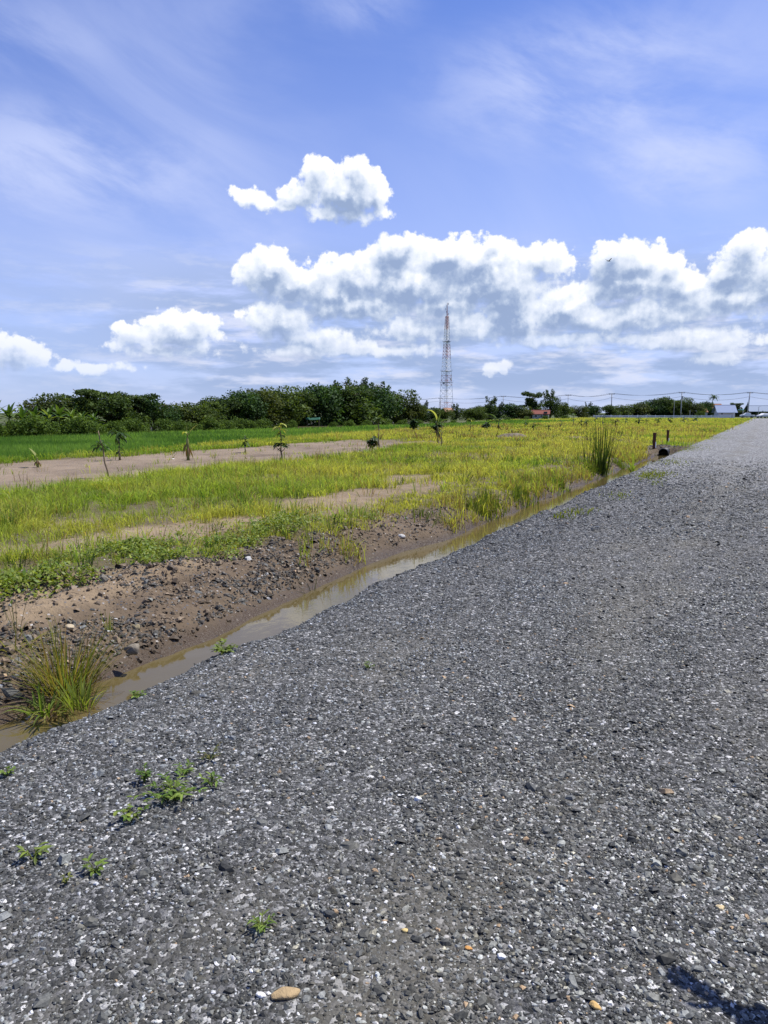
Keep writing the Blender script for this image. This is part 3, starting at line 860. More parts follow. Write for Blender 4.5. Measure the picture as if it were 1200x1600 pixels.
def build_bank_plants():
    """straw and low green growth on the bank, tufts along the waterline, sparse tufts at the road edge"""
    vs, qs, ts, cs = [], [], [], []; off = 0
    def add(x, y, z, h, w, c, **kw):
        nonlocal off
        V, q, t, cc = blades(x, y, z, h, w, c, **kw)
        vs.append(V); qs.append(q + off); ts.append(t + off); cs.append(cc); off += len(V)
    # dry and green tufts down the bank further along
    x, y = zone_pts(4.35, 5.3, 7.0, 37.5, 62)
    t = -x - shore(y)
    p = sst(fbm(x * 1.2, y * .6, 241, 3), .44, .62) * sst(y, 7.0, 10) * sst(t, -.02, .1)
    m = RNG.random(len(x)) < p; x, y = x[m], y[m]
    xx, yy = clumped(x, y, 9, np.full(len(x), .05))
    c = field_cols(xx, yy); dry = RNG.random(len(xx)) < .42
    c[dry] = np.array([.26, .19, .085]) * RNG.uniform(.6, 1.3, (dry.sum(), 1))
    add(xx, yy, ground_z(xx, yy), .24 * RNG.uniform(.5, 1.5, len(xx)), .013 * np.sqrt(np.hypot(xx, yy) / 14) * RNG.uniform(.7, 1.3, len(xx)), c, lean=.75)
    # thicker green tufts at the water at y 13..17 and 20..24
    for yc, Lc, n_, h_ in ((13.2, 4.55, 170, .34), (13.9, 4.6, 150, .34), (15.4, 4.5, 90, .3), (16.1, 4.55, 110, .3), (19.0, 4.5, 120, .28), (23, 4.55, 160, .3), (28, 4.5, 150, .3), (11.4, 4.8, 60, .2)):
        xx = -(Lc + RNG.normal(0, .12, n_)); yy = yc + RNG.normal(0, .22, n_)
        c = mix3((.055, .105, .014), (.16, .19, .03), RNG.random(n_))
        add(xx, yy, np.maximum(ground_z(xx, yy), WATER_Z - .03), h_ * RNG.uniform(.5, 1.3, n_), .014 * RNG.uniform(.7, 1.4, n_), c, lean=.5)
    me = mesh_np('bank_grass', np.concatenate(vs), [np.concatenate(qs), np.concatenate(ts)], M_GRASS, np.concatenate(cs))
    link('bank_grass', me, kind='stuff', label='dry and green grass tufts hanging over the ditch bank', category='grass')

    # low broad-leaved creeper where the grass meets the bank
    vs, qs, cs = [], [], []
    n = 15000
    L = RNG.uniform(5.2, 8.2, n); y = RNG.uniform(3.2, 10.5, n); x = -L
    d = L - bank_top(y)
    p = sst(d, -.25, .1) * (1 - sst(d, .7, 1.8)) * sst(fbm(x * 1.7, y * 1.7, 251, 3), .44, .58)
    p = np.maximum(p, .025 * sst(d, -1.1, -.8) * (fbm(x * 2, y * 2, 253, 2) > .62))
    m = (RNG.random(n) < p) & in_view(x, y); x, y = x[m], y[m]; n = len(x)
    k = 4
    xx, yy = clumped(x, y, k, np.full(n, .03)); N = len(xx)
    z = ground_z(xx, yy) + RNG.uniform(.01, .12, N)
    r = RNG.uniform(.012, .026, N); a = RNG.uniform(0, 6.28, N); t1 = RNG.normal(0, .5, N); t2 = RNG.normal(0, .5, N)
    q = np.array([[-1, 0], [0, -.62], [1.1, 0], [0, .62]])
    lx = q[None, :, 0] * r[:, None]; ly = q[None, :, 1] * r[:, None]
    X = lx * np.cos(a)[:, None] - ly * np.sin(a)[:, None]; Y = lx * np.sin(a)[:, None] + ly * np.cos(a)[:, None]
    Z = X * t1[:, None] + Y * t2[:, None]
    V = np.stack([X + xx[:, None], Y + yy[:, None], Z + z[:, None]], -1).reshape(-1, 3)
    Fq = (np.arange(N) * 4)[:, None] + np.arange(4)
    c = mix3((.10, .175, .022), (.25, .29, .045), RNG.random(N)) * RNG.uniform(.7, 1.2, (N, 1))
    me = mesh_np('creeping_weeds', V, Fq, M_BROAD, np.repeat(c, 4, 0))
    link('creeping_weeds', me, kind='stuff', label='low broad-leaved creeper along the top of the bank', category='weeds')

    # thin weed patches on the gravel near the culvert
    vs, qs, ts, cs = [], [], [], []; off = 0
    for (px, py, rx, ry, n_) in ((1025, 742, 28, 7, 405), (1010, 745, 14, 6, 180), (1045, 722, 30, 5, 260), (965, 775, 22, 7, 90), (905, 800, 26, 6, 90), (880, 808, 20, 5, 90), (1065, 700, 34, 5, 900), (1110, 683, 30, 4, 500), (1025, 755, 14, 5, 60)):
        px_ = px + RNG.normal(0, rx * .55, n_); py_ = py + RNG.normal(0, ry * .55, n_)
        g = [ground_at(a, b, 0.0) for a, b in zip(px_, py_)]
        x = np.array([v.x for v in g]); y = np.array([v.y for v in g])
        c = mix3((.10, .15, .02), (.24, .24, .03), RNG.random(n_))
        zz = np.maximum(road_z(x, y), ground_z(x, y))
        V, q, t, cc = blades(x, y, zz, RNG.uniform(.02, .075, n_), .016 * RNG.uniform(.6, 1.5, n_), c, lean=.8)
        vs.append(V); qs.append(q + off); ts.append(t + off); cs.append(cc); off += len(V)
    me = mesh_np('gravel_weeds', np.concatenate(vs), [np.concatenate(qs), np.concatenate(ts)], M_GRASS, np.concatenate(cs))
    link('gravel_weeds', me, kind='stuff', label='thin yellow-green weeds spreading on the gravel edge near the culvert', category='weeds')
build_bank_plants()

# ------------------------------------------------------------------ object helpers
def tag(o, label=None, cat=None, group=None, kind=None):
    if label: o['label'] = label
    if cat: o['category'] = cat
    if group: o['group'] = group
    if kind: o['kind'] = kind
    return o

def empty(name, loc, rz=0.0, scale=1.0, **kw):
    o = bpy.data.objects.new(name, None)
    C.objects.link(o)
    o.location = loc; o.rotation_euler = (0, 0, rz)
    o.scale = (scale,) * 3 if not isinstance(scale, tuple) else scale
    o.empty_display_size = 0.2
    return tag(o, **kw)

class MB:
    """collects polygons with per-vertex colour; builds one mesh"""
    def __init__(self): self.v, self.f, self.c = [], [], []
    def add(self, verts, faces, col=(1, 1, 1)):
        o = len(self.v)
        self.v += [tuple(p) for p in verts]; self.f += [tuple(i + o for i in f) for f in faces]
        self.c += [tuple(col)] * len(verts)
        return self
    def box(self, c, s, rz=0.0, col=(1, 1, 1)):
        cx, cy, cz = c; hx, hy, hz = s[0] / 2, s[1] / 2, s[2] / 2
        ca, sa = math.cos(rz), math.sin(rz)
        P = []
        for z in (-hz, hz):
            for x, y in ((-hx, -hy), (hx, -hy), (hx, hy), (-hx, hy)):
                P.append((cx + x * ca - y * sa, cy + x * sa + y * ca, cz + z))
        return self.add(P, [(3, 2, 1, 0), (4, 5, 6, 7), (0, 1, 5, 4), (1, 2, 6, 5), (2, 3, 7, 6), (3, 0, 4, 7)], col)
    def tube(self, pts, rad, n=6, col=(1, 1, 1), cap=True):
        pts = [Vector(p) for p in pts]
        rad = rad if isinstance(rad, (list, tuple)) else [rad] * len(pts)
        P = []; Fc = []
        for i, p in enumerate(pts):
            d = (pts[min(i + 1, len(pts) - 1)] - pts[max(i - 1, 0)]).normalized()
            q = d.to_track_quat('Z', 'Y')
            for j in range(n):
                a = 2 * math.pi * j / n
                P.append(p + q @ Vector((math.cos(a) * rad[i], math.sin(a) * rad[i], 0)))
        for i in range(len(pts) - 1):
            for j in range(n):
                Fc.append((i * n + j, i * n + (j + 1) % n, (i + 1) * n + (j + 1) % n, (i + 1) * n + j))
        if cap:
            Fc.append(tuple(range(n - 1, -1, -1))); Fc.append(tuple((len(pts) - 1) * n + j for j in range(n)))
        return self.add(P, Fc, col)
    def leaf(self, base, dirv, length, width, droop=.3, fold=.25, col=(.1, .2, .03), seg=5, shape='lens'):
        """a pointed leaf: midrib curving down, two halves folded along it"""
        d = Vector(dirv).normalized(); side = d.cross(Vector((0, 0, 1)))
        side = side.normalized() if side.length > 1e-4 else Vector((1, 0, 0))
        p = Vector(base); P = []; Fc = []
        step = length / seg
        dd = d.copy()
        for i in range(seg + 1):
            t = i / seg
            if shape == 'lens': w = math.sin(math.pi * min(1, .08 + .92 * t)) ** .8
            else: w = (1 - t ** 3.0) * min(1, t * 5 + .18)
            w *= width / 2
            up = side.cross(dd).normalized()
            P += [p - side * w + up * w * fold, p, p + side * w + up * w * fold]
            p = p + dd * step
            dd = (dd + Vector((0, 0, -droop * 1.6 / seg))).normalized()
        for i in range(seg):
            a = i * 3
            Fc += [(a, a + 1, a + 4, a + 3), (a + 1, a + 2, a + 5, a + 4)]
        return self.add(P, Fc, col)
    def build(self, name, mat, parent=None, smooth=False, **kw):
        me = bpy.data.meshes.new(name)
        me.from_pydata(self.v, [], self.f)
        for m in (mat if isinstance(mat, (list, tuple)) else [mat]): me.materials.append(m)
        a = me.color_attributes.new('Col', 'FLOAT_COLOR', 'POINT')
        a.data.foreach_set('color', [x for c in self.c for x in (c[0], c[1], c[2], 1)])
        me.polygons.foreach_set('use_smooth', [smooth] * len(me.polygons))
        me.update()
        o = link(name, me, parent)
        return tag(o, **kw)

def copy_tree(o, parent=None):
    c = o.copy(); C.objects.link(c); c.parent = parent
    for ch in o.children: copy_tree(ch, c)
    return c

rnd = random.Random(11)
M_BARK = flat_mat('bark', (.13, .10, .075), .9, .15, .4, 8, bump=.6)
M_TWIG = flat_mat('pale_stem', (.22, .17, .11), .85, .15, .35, 20)
M_STEMG = flat_mat('green_stem', (.24, .25, .07), .6, .3, .35, 10)
M_DEAD = flat_mat('dead_sheath', (.10, .055, .03), .9, .1, .4, 15)
M_RUST = flat_mat('rusty_steel', (.085, .035, .022), .85, .2, .5, 14, bump=.4)
M_WHITE = flat_mat('white_paint', (.80, .80, .78), .55, .3, .06, 3)
M_CONC = flat_mat('concrete', (.42, .41, .39), .9, .2, .2, 2, bump=.3)
M_DARKP = flat_mat('black_plastic', (.015, .015, .016), .55, .3, .3, 8)
M_REDP = flat_mat('red_paint', (.42, .085, .06), .6, .3, .15, 3)
M_STEEL = flat_mat('galvanised_steel', (.34, .35, .37), .5, .4, .15, 4, metallic=.2)
M_CABLE = flat_mat('cable', (.05, .055, .065), .6, .3, .1, 4)

# ------------------------------------------------------------------ trees (each: trunk + crown; meshes shared between copies of a kind)
def crown_mesh(name, lobes, n, size, dark, light, outliers=.08, flatness=.5, elong=.55, curl=.5):
    """leaf clumps as many small bent quads scattered through overlapping lobes (cx,cy,cz,rx,ry,rz)"""
    lob = np.array(lobes, float)
    w = (lob[:, 3] * lob[:, 4] * lob[:, 5]) ** (2 / 3); w /= w.sum()
    li = RNG.choice(len(lob), n, p=w)
    d = RNG.normal(0, 1, (n, 3)); d /= np.linalg.norm(d, axis=1)[:, None]
    rr = RNG.uniform(.25, 1, n) ** .45
    out = RNG.random(n) < outliers
    rr[out] *= RNG.uniform(1.0, 1.22, out.sum())
    # sub-clumps so that the outline is uneven
    bump = .80 + .40 * fbm(d[:, 0] * 2.3 + li * 7.1, d[:, 1] * 2.3 + d[:, 2] * 2.7, 301, 3)
    P = lob[li, :3] + d * lob[li, 3:] * (rr * bump)[:, None]
    keep = fbm(P[:, 0] * 1.15 + P[:, 2] * .8, P[:, 1] * 1.15 - P[:, 2] * .9, 307, 3) > .36
    P = P[keep]; d = d[keep]; n = len(P)
    nrm = d * .5 + RNG.normal(0, .6, (n, 3)); nrm[:, 2] += flatness
    nrm /= np.linalg.norm(nrm, axis=1)[:, None]
    t = np.cross(nrm, RNG.normal(0, 1, (n, 3))); t /= np.linalg.norm(t, axis=1)[:, None]
    t[:, 2] -= .25
    b = np.cross(nrm, t)
    s = size * RNG.uniform(.55, 1.5, n)[:, None]
    V = np.stack([P - t * s * .5, P + b * s * elong * .5 - nrm * s * .05, P + t * s * .5 - nrm * s * .25 * curl, P - b * s * elong * .5 - nrm * s * .05], 1)
    Fq = (np.arange(n) * 4)[:, None] + np.arange(4)
    cl = fbm(P[:, 0] * .8, P[:, 1] * .8 + P[:, 2] * .9, 311, 3)
    c = mix3(dark, light, np.clip(sst(cl, .3, .7) * .7 + RNG.uniform(-.25, .45, n), 0, 1)) * RNG.uniform(.7, 1.25, (n, 1))
    return mesh_np(name, V.reshape(-1, 3), Fq, M_LEAF, np.repeat(c, 4, 0))

def trunk_mesh(name, h, r, limbs, lean=.06, mat=None):
    b = MB()
    pts = [(lean * h * (i / 4) ** 1.5 * (1 + .3 * math.sin(i)), .05 * h * math.sin(i * 1.3), h * i / 4 - (.15 if i == 0 else 0)) for i in range(5)]
    b.tube(pts, [r * 1.25, r, r * .85, r * .7, r * .45], 7)
    for (fz, az, ln, up) in limbs:
        i = fz * 4; k0 = int(i); p = Vector(pts[k0]).lerp(Vector(pts[min(4, k0 + 1)]), i - k0)
        e = p + Vector((math.cos(az) * ln, math.sin(az) * ln, up))
        m = p.lerp(e, .5) + Vector((0, 0, .12 * ln))
        b.tube([p, m, e], [r * .5, r * .36, r * .15], 5)
    me = b.build(name, mat or M_BARK); data = me.data
    bpy.data.objects.remove(me)
    for p in data.polygons: p.use_smooth = True
    return data

def limbs(k, rs, lo=.4, hi=.98, ln=1.5, up=1.2):
    return [(rs.uniform(lo, hi), rs.uniform(0, 6.28), ln * rs.uniform(.6, 1.2), up * rs.uniform(.5, 1.3)) for _ in range(k)]

def lobes_round(rs, h, wdt, base, k=9):
    L = []
    for i in range(k):
        a = rs.uniform(0, 6.28); q = rs.random() ** .5
        z = rs.uniform(base, h)
        taper = math.sin(math.pi * min(1, max(.12, (z - base * .4) / (h * 1.12 - base * .4)))) ** .6
        r = wdt * .5 * taper
        s = rs.uniform(.20, .36) * wdt
        L.append((math.cos(a) * r * q, math.sin(a) * r * q, z - s * .3, s, s, s * rs.uniform(.6, .9)))
    return L

# every kind is modelled about 6 m tall and scaled when placed
KINDS = {}
def make_kinds():
    rs = random.Random(5)
    DG, LG = (.026, .050, .012), (.085, .135, .026)
    for i in range(4):      # dense dark broadleaf trees
        lob = lobes_round(rs, 5.6, 5.4 + .5 * i, 1.1, 15)
        pal = [(DG, LG), ((.030, .048, .012), (.11, .135, .030)), ((.020, .046, .014), (.060, .120, .030)), ((.034, .060, .013), (.115, .165, .030))][i]
        KINDS['broadleaf%d' % i] = (trunk_mesh('trunk', 3.6, .17, limbs(9, rs, .35, 1, 1.9, 1.6)), crown_mesh('crown', lob, 8500, .31, *pal))
    for i in range(3):      # feathery open tree: separate plumes above a body
        lob = lobes_round(rs, 4.4, 4.8, .9, 11)
        for j in range(5 + i):
            a = rs.uniform(0, 6.28); q = rs.uniform(.2, 1.7)
            top = rs.uniform(4.9, 6.3)
            for s in range(3):
                lob.append((math.cos(a) * (q + .22 * s), math.sin(a) * (q + .22 * s), top - .55 * (2 - s), .34 + .1 * (2 - s), .34 + .1 * (2 - s), .42))
        KINDS['feathery%d' % i] = (trunk_mesh('trunk', 4.6, .15, limbs(8, rs, .5, 1, 1.4, 1.3)), crown_mesh('crown', lob, 7000, .30, (.025, .048, .013), (.080, .125, .028), .14, .3, .4))
    for i in range(2):      # layered tree with gaps (rain-tree habit)
        lob = []
        for j in range(13):
            a = rs.uniform(0, 6.28); q = rs.uniform(.4, 2.5); z = rs.uniform(2.6, 5.6) - .12 * q * q
            lob.append((math.cos(a) * q, math.sin(a) * q, z, rs.uniform(.8, 1.3), rs.uniform(.8, 1.3), rs.uniform(.28, .45)))
        lob += lobes_round(rs, 3.6, 4.2, .9, 6)
        KINDS['layered%d' % i] = (trunk_mesh('trunk', 4.3, .19, limbs(9, rs, .45, 1, 2.0, 1.1)), crown_mesh('crown', lob, 6800, .30, (.025, .048, .013), (.080, .125, .026), .06, .8, .5))
    for i in range(3):      # shrubs, lighter green, down to the ground
        lob = lobes_round(rs, 5.0, 8.5, .7, 15)
        KINDS['shrub%d' % i] = (trunk_mesh('trunk', 2.4, .22, limbs(5, rs, .2, .9, 2.0, 1.4)), crown_mesh('crown', lob, 5200, .52, (.045, .085, .013), (.125, .195, .032), .08, .5))
    lob = [(.12 * math.sin(z * 3), .1 * math.cos(z * 2), z, 1.1 * (1 - z / 6.6), 1.1 * (1 - z / 6.6), .6) for z in np.linspace(.7, 6, 11)]
    KINDS['conifer'] = (trunk_mesh('trunk', 5.2, .14, []), crown_mesh('crown', lob, 4200, .28, (.018, .038, .016), (.05, .085, .03), .14, -.1, .35))
    # coconut palm
    b = MB()
    for i in range(20):
        a = i * 2.39996; e = .9 - 1.2 * (i / 20)
        d = Vector((math.cos(a) * math.cos(e), math.sin(a) * math.cos(e), math.sin(e)))
        for s in (-1, 1):
            side = d.cross(Vector((0, 0, 1))).normalized()
        b.leaf((0, 0, 5.4), d, 2.0, .42, .75, .3, (.028, .06, .014) if i % 3 else (.05, .09, .02), 6)
    me = b.build('crown', M_LEAF); pc = me.data; bpy.data.objects.remove(me)
    KINDS['palm'] = (trunk_mesh('trunk', 5.5, .13, [], .08), pc)
    # banana plants: pseudostem and big arching leaves
    for i in range(3):
        b = MB()
        for j in range(13):
            a = j * 2.39996 + i; e = 1.35 - 1.15 * (j / 13)
            d = Vector((math.cos(a) * math.cos(e), math.sin(a) * math.cos(e), math.sin(e)))
            cc = rs.choice([(.06, .12, .02), (.11, .18, .03), (.20, .28, .07), (.06, .12, .018)])
            b.leaf((d.x * .1, d.y * .1, 3.0 + .05 * (10 - j)), d, rs.uniform(1.9, 2.7), rs.uniform(.42, .62), rs.uniform(.5, 1.0), .28, cc, 7, 'strap')
        for j in range(4):   # dead leaves hanging down the stem
            a = rs.uniform(0, 6.28)
            b.leaf((math.cos(a) * .15, math.sin(a) * .15, 2.7), (math.cos(a) * .4, math.sin(a) * .4, -1), 1.7, .35, .2, .4, (.10, .075, .03), 4, 'strap')
        me = b.build('leaves', M_BROAD); pc = me.data; bpy.data.objects.remove(me)
        KINDS['banana%d' % i] = (trunk_mesh('stem', 3.1, .2, [], .04, M_STEMG), pc)
make_kinds()

def tree(name, kind, loc, h, label, cat='tree', group=None, wid=1.0, rz=None, part=('trunk', 'crown')):
    s = h / 6.0
    e = empty(name, loc, rnd.uniform(0, 6.28) if rz is None else rz, (s * wid, s * wid, s), label=label, cat=cat, group=group)
    link(part[0], KINDS[kind][0], e); link(part[1], KINDS[kind][1], e)
    return e

def D_line(px, X=-55):
    r = (px - 600) / 1195
    return -X / (0.4415 - 0.897 * r)
def height_at(py_top, D, z0=-.1): return CAMZ + (645 - py_top) / 1205 * D - z0

def place(name, kind, px, ytop, D, label, cat='tree', group='trees behind the paddy', wid=1.0, z=-.1, **kw):
    p = at_depth(px, D); p.z = float(ground_z(p.x, p.y)) - .03
    return tree(name, kind, p, height_at(ytop, D, p.z), label, cat, group, wid * WID.get(kind[:-1], 1.25), **kw)

WID = {'broadleaf': 1.5, 'feathery': 1.4, 'layered': 1.25, 'shrub': 1.2, 'banana': 1.1, 'pal': 1.0, 'conife': 1.0}
def build_trees():
    G = 'trees behind the rice paddy'
    # banana plants at the left end of the tree line
    for i, (px, yt) in enumerate([(-30, 626), (-8, 622), (14, 628), (34, 632), (54, 634), (76, 632), (92, 628), (112, 634), (128, 640), (146, 642)]):
        names = ['banana plant half cut off at the left edge of the photo', 'tall banana plant at the left edge with ragged upright leaves', 'banana plant beside the tall one at the left edge',
                 'dark banana plant over the leftmost rounded bush', 'banana plant with drooping leaves left of the green gap between bushes', 'banana plant above the green gap between the bushes',
                 'banana plant with a pale upright leaf in front of the dark tree', 'banana plant with glossy pale leaves in front of the feathery tree', 'lower banana plant under the feathery tree top', 'last banana plant on the right of the clump by the dark trees']
        place('banana_plant', 'banana%d' % (i % 3), px, yt - 3, D_line(px, -53) + rnd.uniform(-1, 2), names[i], 'banana plant', 'banana plants at the end of the tree line', 1.15, part=('stem', 'leaves'))
    T = [  # kind, px, ytop, X line, label, width
        ('broadleaf1', 70, 618, -62, 'dark broad tree rising behind the banana clump', 1.0),
        ('broadleaf3', 104, 616, -61, 'dark rounded tree behind the banana leaves, left of the tallest crown', .9),
        ('layered0', 133, 600, -60, 'tallest tree on the left with an open feathery top against the sky', .95),
        ('layered1', 164, 604, -61, 'tree with layered dark crown just right of the open feathery top', .95),
        ('broadleaf0', 184, 618, -57, 'full green tree between the layered crown and the dark one', .85),
        ('layered0', 212, 609, -58, 'dark flat-topped tree with sky showing through its crown', 1.0),
        ('broadleaf2', 238, 622, -58, 'low dark tree sloping down right of the flat-topped one', .8),
        ('broadleaf1', 272, 628, -58, 'low even tree at the dip in the skyline', 1.15),
        ('broadleaf3', 308, 628, -57, 'low spreading tree behind the leaning banana sapling', 1.15),
        ('broadleaf0', 340, 621, -60, 'mid-height tree left of the big rounded crowns', 1.0),
        ('broadleaf2', 372, 613, -60, 'rounded tree on the left shoulder of the big grove', .95),
        ('broadleaf1', 402, 606, -60, 'big rounded tree with a lighter green crown', .9),
        ('broadleaf3', 436, 604, -60, 'big dome-shaped tree behind the pale-topped sapling', .9),
        ('broadleaf0', 470, 612, -60, 'dark tree filling the notch between two domes', .8),
        ('broadleaf2', 497, 603, -60, 'dark rounded tree left of the wispy tops', .85),
        ('feathery0', 524, 600, -60, 'tree with wispy plumes sticking above the grove', .85),
        ('feathery1', 553, 594, -61, 'tallest tree of the grove with a tufted tip against the clouds', .8),
        ('broadleaf0', 540, 603, -58, 'broad dark tree filling the middle of the grove below the tufted tip', 1.0),
        ('broadleaf2', 572, 604, -58, 'broad dark tree right of the tufted tip', .95),
        ('feathery2', 590, 603, -60, 'dark tree with spiky top on the right half of the grove', .85),
        ('broadleaf3', 618, 610, -59, 'dark tree stepping down at the right end of the grove', .8),
        ('broadleaf1', 634, 622, -57, 'low dark tree ending the grove on the right', .7),
        ('broadleaf0', 655, 633, -62, 'small distant tree just right of the grove end', .8),
        ('feathery0', 661, 628, -66, 'small wispy tree standing alone left of the lattice tower', .6),
        ('broadleaf2', 676, 637, -60, 'small round tree left of the tan-roofed house', .9),
        ('feathery1', 713, 632, -64, 'wispy small tree right of the lattice tower foot', .7),
        ('broadleaf3', 690, 638, -57, 'low bush-like tree in front of the tower foot', .8),
        ('broadleaf1', 733, 637, -62, 'low rounded tree between the tower and the first cable post', .9),
        ('feathery2', 765, 622, -60, 'dark tufted tree left of the thin cable post', .75),
        ('broadleaf0', 752, 634, -64, 'small tree at the foot of the dark tufted one', .8),
        ('feathery0', 778, 630, -63, 'small pointed tree touching the thin cable post', .7),
        ('broadleaf2', 800, 631, -60, 'low tree left of the red-roofed hut', .9),
        ('broadleaf1', 816, 634, -58, 'low dark tree closing the gap at the left end of the red-roofed hut', 1.1), ('broadleaf3', 744, 636, -58, 'low dark tree between the tower foot and the tufted tree', 1.0),
        ('layered1', 830, 608, -60, 'tall dark tree over the left end of the red-roofed hut', .72),
        ('feathery1', 860, 611, -60, 'tall dark tree with a forked top right of the red-roofed hut', .62),
        ('broadleaf3', 878, 629, -60, 'low tree right of the forked tree', .8),
        ('broadleaf1', 904, 633, -58, 'low even tree left of the thick cable post', .9),
        ('feathery2', 918, 630, -62, 'small dark-topped tree beside the thick cable post', .6),
        ('broadleaf2', 930, 634, -58, 'low tree at the left end of the white railing', .8),
    ]
    for kd, px, yt, X, lab, w in T:
        place('tree', kd, px, yt, D_line(px, X), lab, 'tree', G, w)
    G2 = 'trees along the far cross road'
    T2 = [
        ('broadleaf0', 952, 633, 285, 'low tree directly behind the thick cable post', 1.0), ('broadleaf3', 975, 632, 290, 'low tree behind the left part of the white railing', 1.1),
        ('broadleaf1', 998, 629, 295, 'tree starting the long rising crown behind the railing', 1.2), ('broadleaf2', 1018, 625, 295, 'tree on the rising slope of the long crown', 1.0),
        ('broadleaf0', 1038, 621, 295, 'highest rounded tree of the clump behind the railing', .9), ('layered1', 1052, 622, 300, 'flat-topped tree left of the post in the clump', .8),
        ('broadleaf3', 1068, 622, 290, 'lighter green tree just right of the post in the clump', .75), ('broadleaf1', 1084, 629, 288, 'low tree right of the lighter green one', .8),
        ('broadleaf2', 1102, 628, 310, 'tree left of the orange house roof', .8), ('shrub0', 1094, 640, 280, 'bush under the small orange roof', .6),
        ('layered0', 1150, 627, 320, 'dark small tree above the grey-roofed white building', .8), ('conifer', 1167, 630, 310, 'small dark cypress beside the tall leaning post', .9),
        ('broadleaf0', 1160, 641, 315, 'dark bush left of the tall leaning post', 1.3), ('broadleaf2', 1182, 640, 330, 'dark tree in the shade before the long grey roof', 1.6),
        ('broadleaf1', 1205, 640, 330, 'dark tree at the right edge of the photo', 1.6),
    ]
    for kd, px, yt, D, lab, w in T2:
        place('tree', kd, px, yt, D, lab, 'tree', G2, w)
    place('palm_tree', 'palm', 1114, 618, 330, 'lone small palm standing above the orange house roof', 'palm tree', None, .9)
    # bushes along the far edge of the paddy
    G3 = 'bushes along the far edge of the paddy'
    B = [(-22, 655), (12, 656), (45, 652), (62, 658), (100, 655), (122, 652), (150, 657), (178, 656), (205, 652), (222, 660), (255, 654), (278, 656), (300, 658), (330, 652), (352, 655), (372, 653), (392, 660), (412, 658),
         (440, 661), (455, 660), (520, 658), (545, 655), (572, 657), (602, 654), (628, 655), (655, 656), (682, 655), (708, 656), (736, 655), (762, 655), (792, 652), (822, 652), (852, 654), (884, 652), (915, 652)]
    tone = ['rounded green bush', 'low spreading bush', 'lighter green bush']
    ref = [(-20, 'cut off by the left edge of the photo'), (12, 'at the left edge below the banana plants'), (45, 'left of the bright green gap'), (62, 'touching the left side of the bright green gap'), (100, 'just right of the bright green gap'), (122, 'below the glossy banana leaves'),
           (150, 'behind the bare-topped sapling'), (178, 'behind the droopy-leaved sapling'), (205, 'below the flat-topped dark tree'), (222, 'right of the droopy-leaved sapling'), (255, 'below the dip in the skyline'), (278, 'just left of the leaning banana stalk'), (300, 'behind the leaning banana stalk'),
           (330, 'right of the leaning banana stalk'), (352, 'left of the small dark sapling'), (372, 'behind the small dark sapling'), (392, 'right of the small dark sapling'), (412, 'left of the pale-topped sapling'), (440, 'behind the pale-topped sapling'), (455, 'right of the pale-topped sapling'),
           (520, 'right of the green tarpaulin shelter'), (545, 'below the tallest tufted tree of the grove'), (572, 'left of the thin post with leaves on top'), (602, 'right of the thin post with leaves on top'), (628, 'at the right foot of the grove'), (655, 'behind the dark round plant in the yellow grass'), (682, 'behind the tall pale banana leaf'),
           (708, 'below the lattice tower, right side'), (736, 'behind the pale thin shoot in the field'), (762, 'behind the round dark plant right of the tower'), (792, 'behind the banana sapling with dark broad leaves'), (822, 'at the left wall of the red-roofed hut'), (852, 'at the right wall of the red-roofed hut'), (884, 'below the low trees right of the hut'), (915, 'at the left end of the white railing')]
    for i, (px, yt) in enumerate(B):
        X = -50.5 - rnd.uniform(0, 1.5)
        place('bush', 'shrub%d' % (i % 3), px, yt - 2 + rnd.uniform(-3, 3), D_line(px, X), tone[i % 3] + ' ' + ref[i][1], 'bush', G3, rnd.uniform(.75, 1.15))
build_trees()

# ------------------------------------------------------------------ saplings and young plants in the field
def on_ground(px, py, z0=-.1):
    p = ground_at(px, py, z0)
    for _ in range(3):
        z = float(max(ground_z(p.x, p.y), road_z(p.x, p.y) if -4 < p.x < 4.5 else -9))
        p = ground_at(px, py, z)
    return p

CAM_RIGHT = Vector((math.cos(YAW), math.sin(YAW), 0)); CAM_FWD = Vector((-math.sin(YAW), math.cos(YAW), 0))
def px_size(p, px):                       # metres spanned by px photo pixels at point p
    return px / F * (p - Vector((0, 0, CAMZ))).length * .985

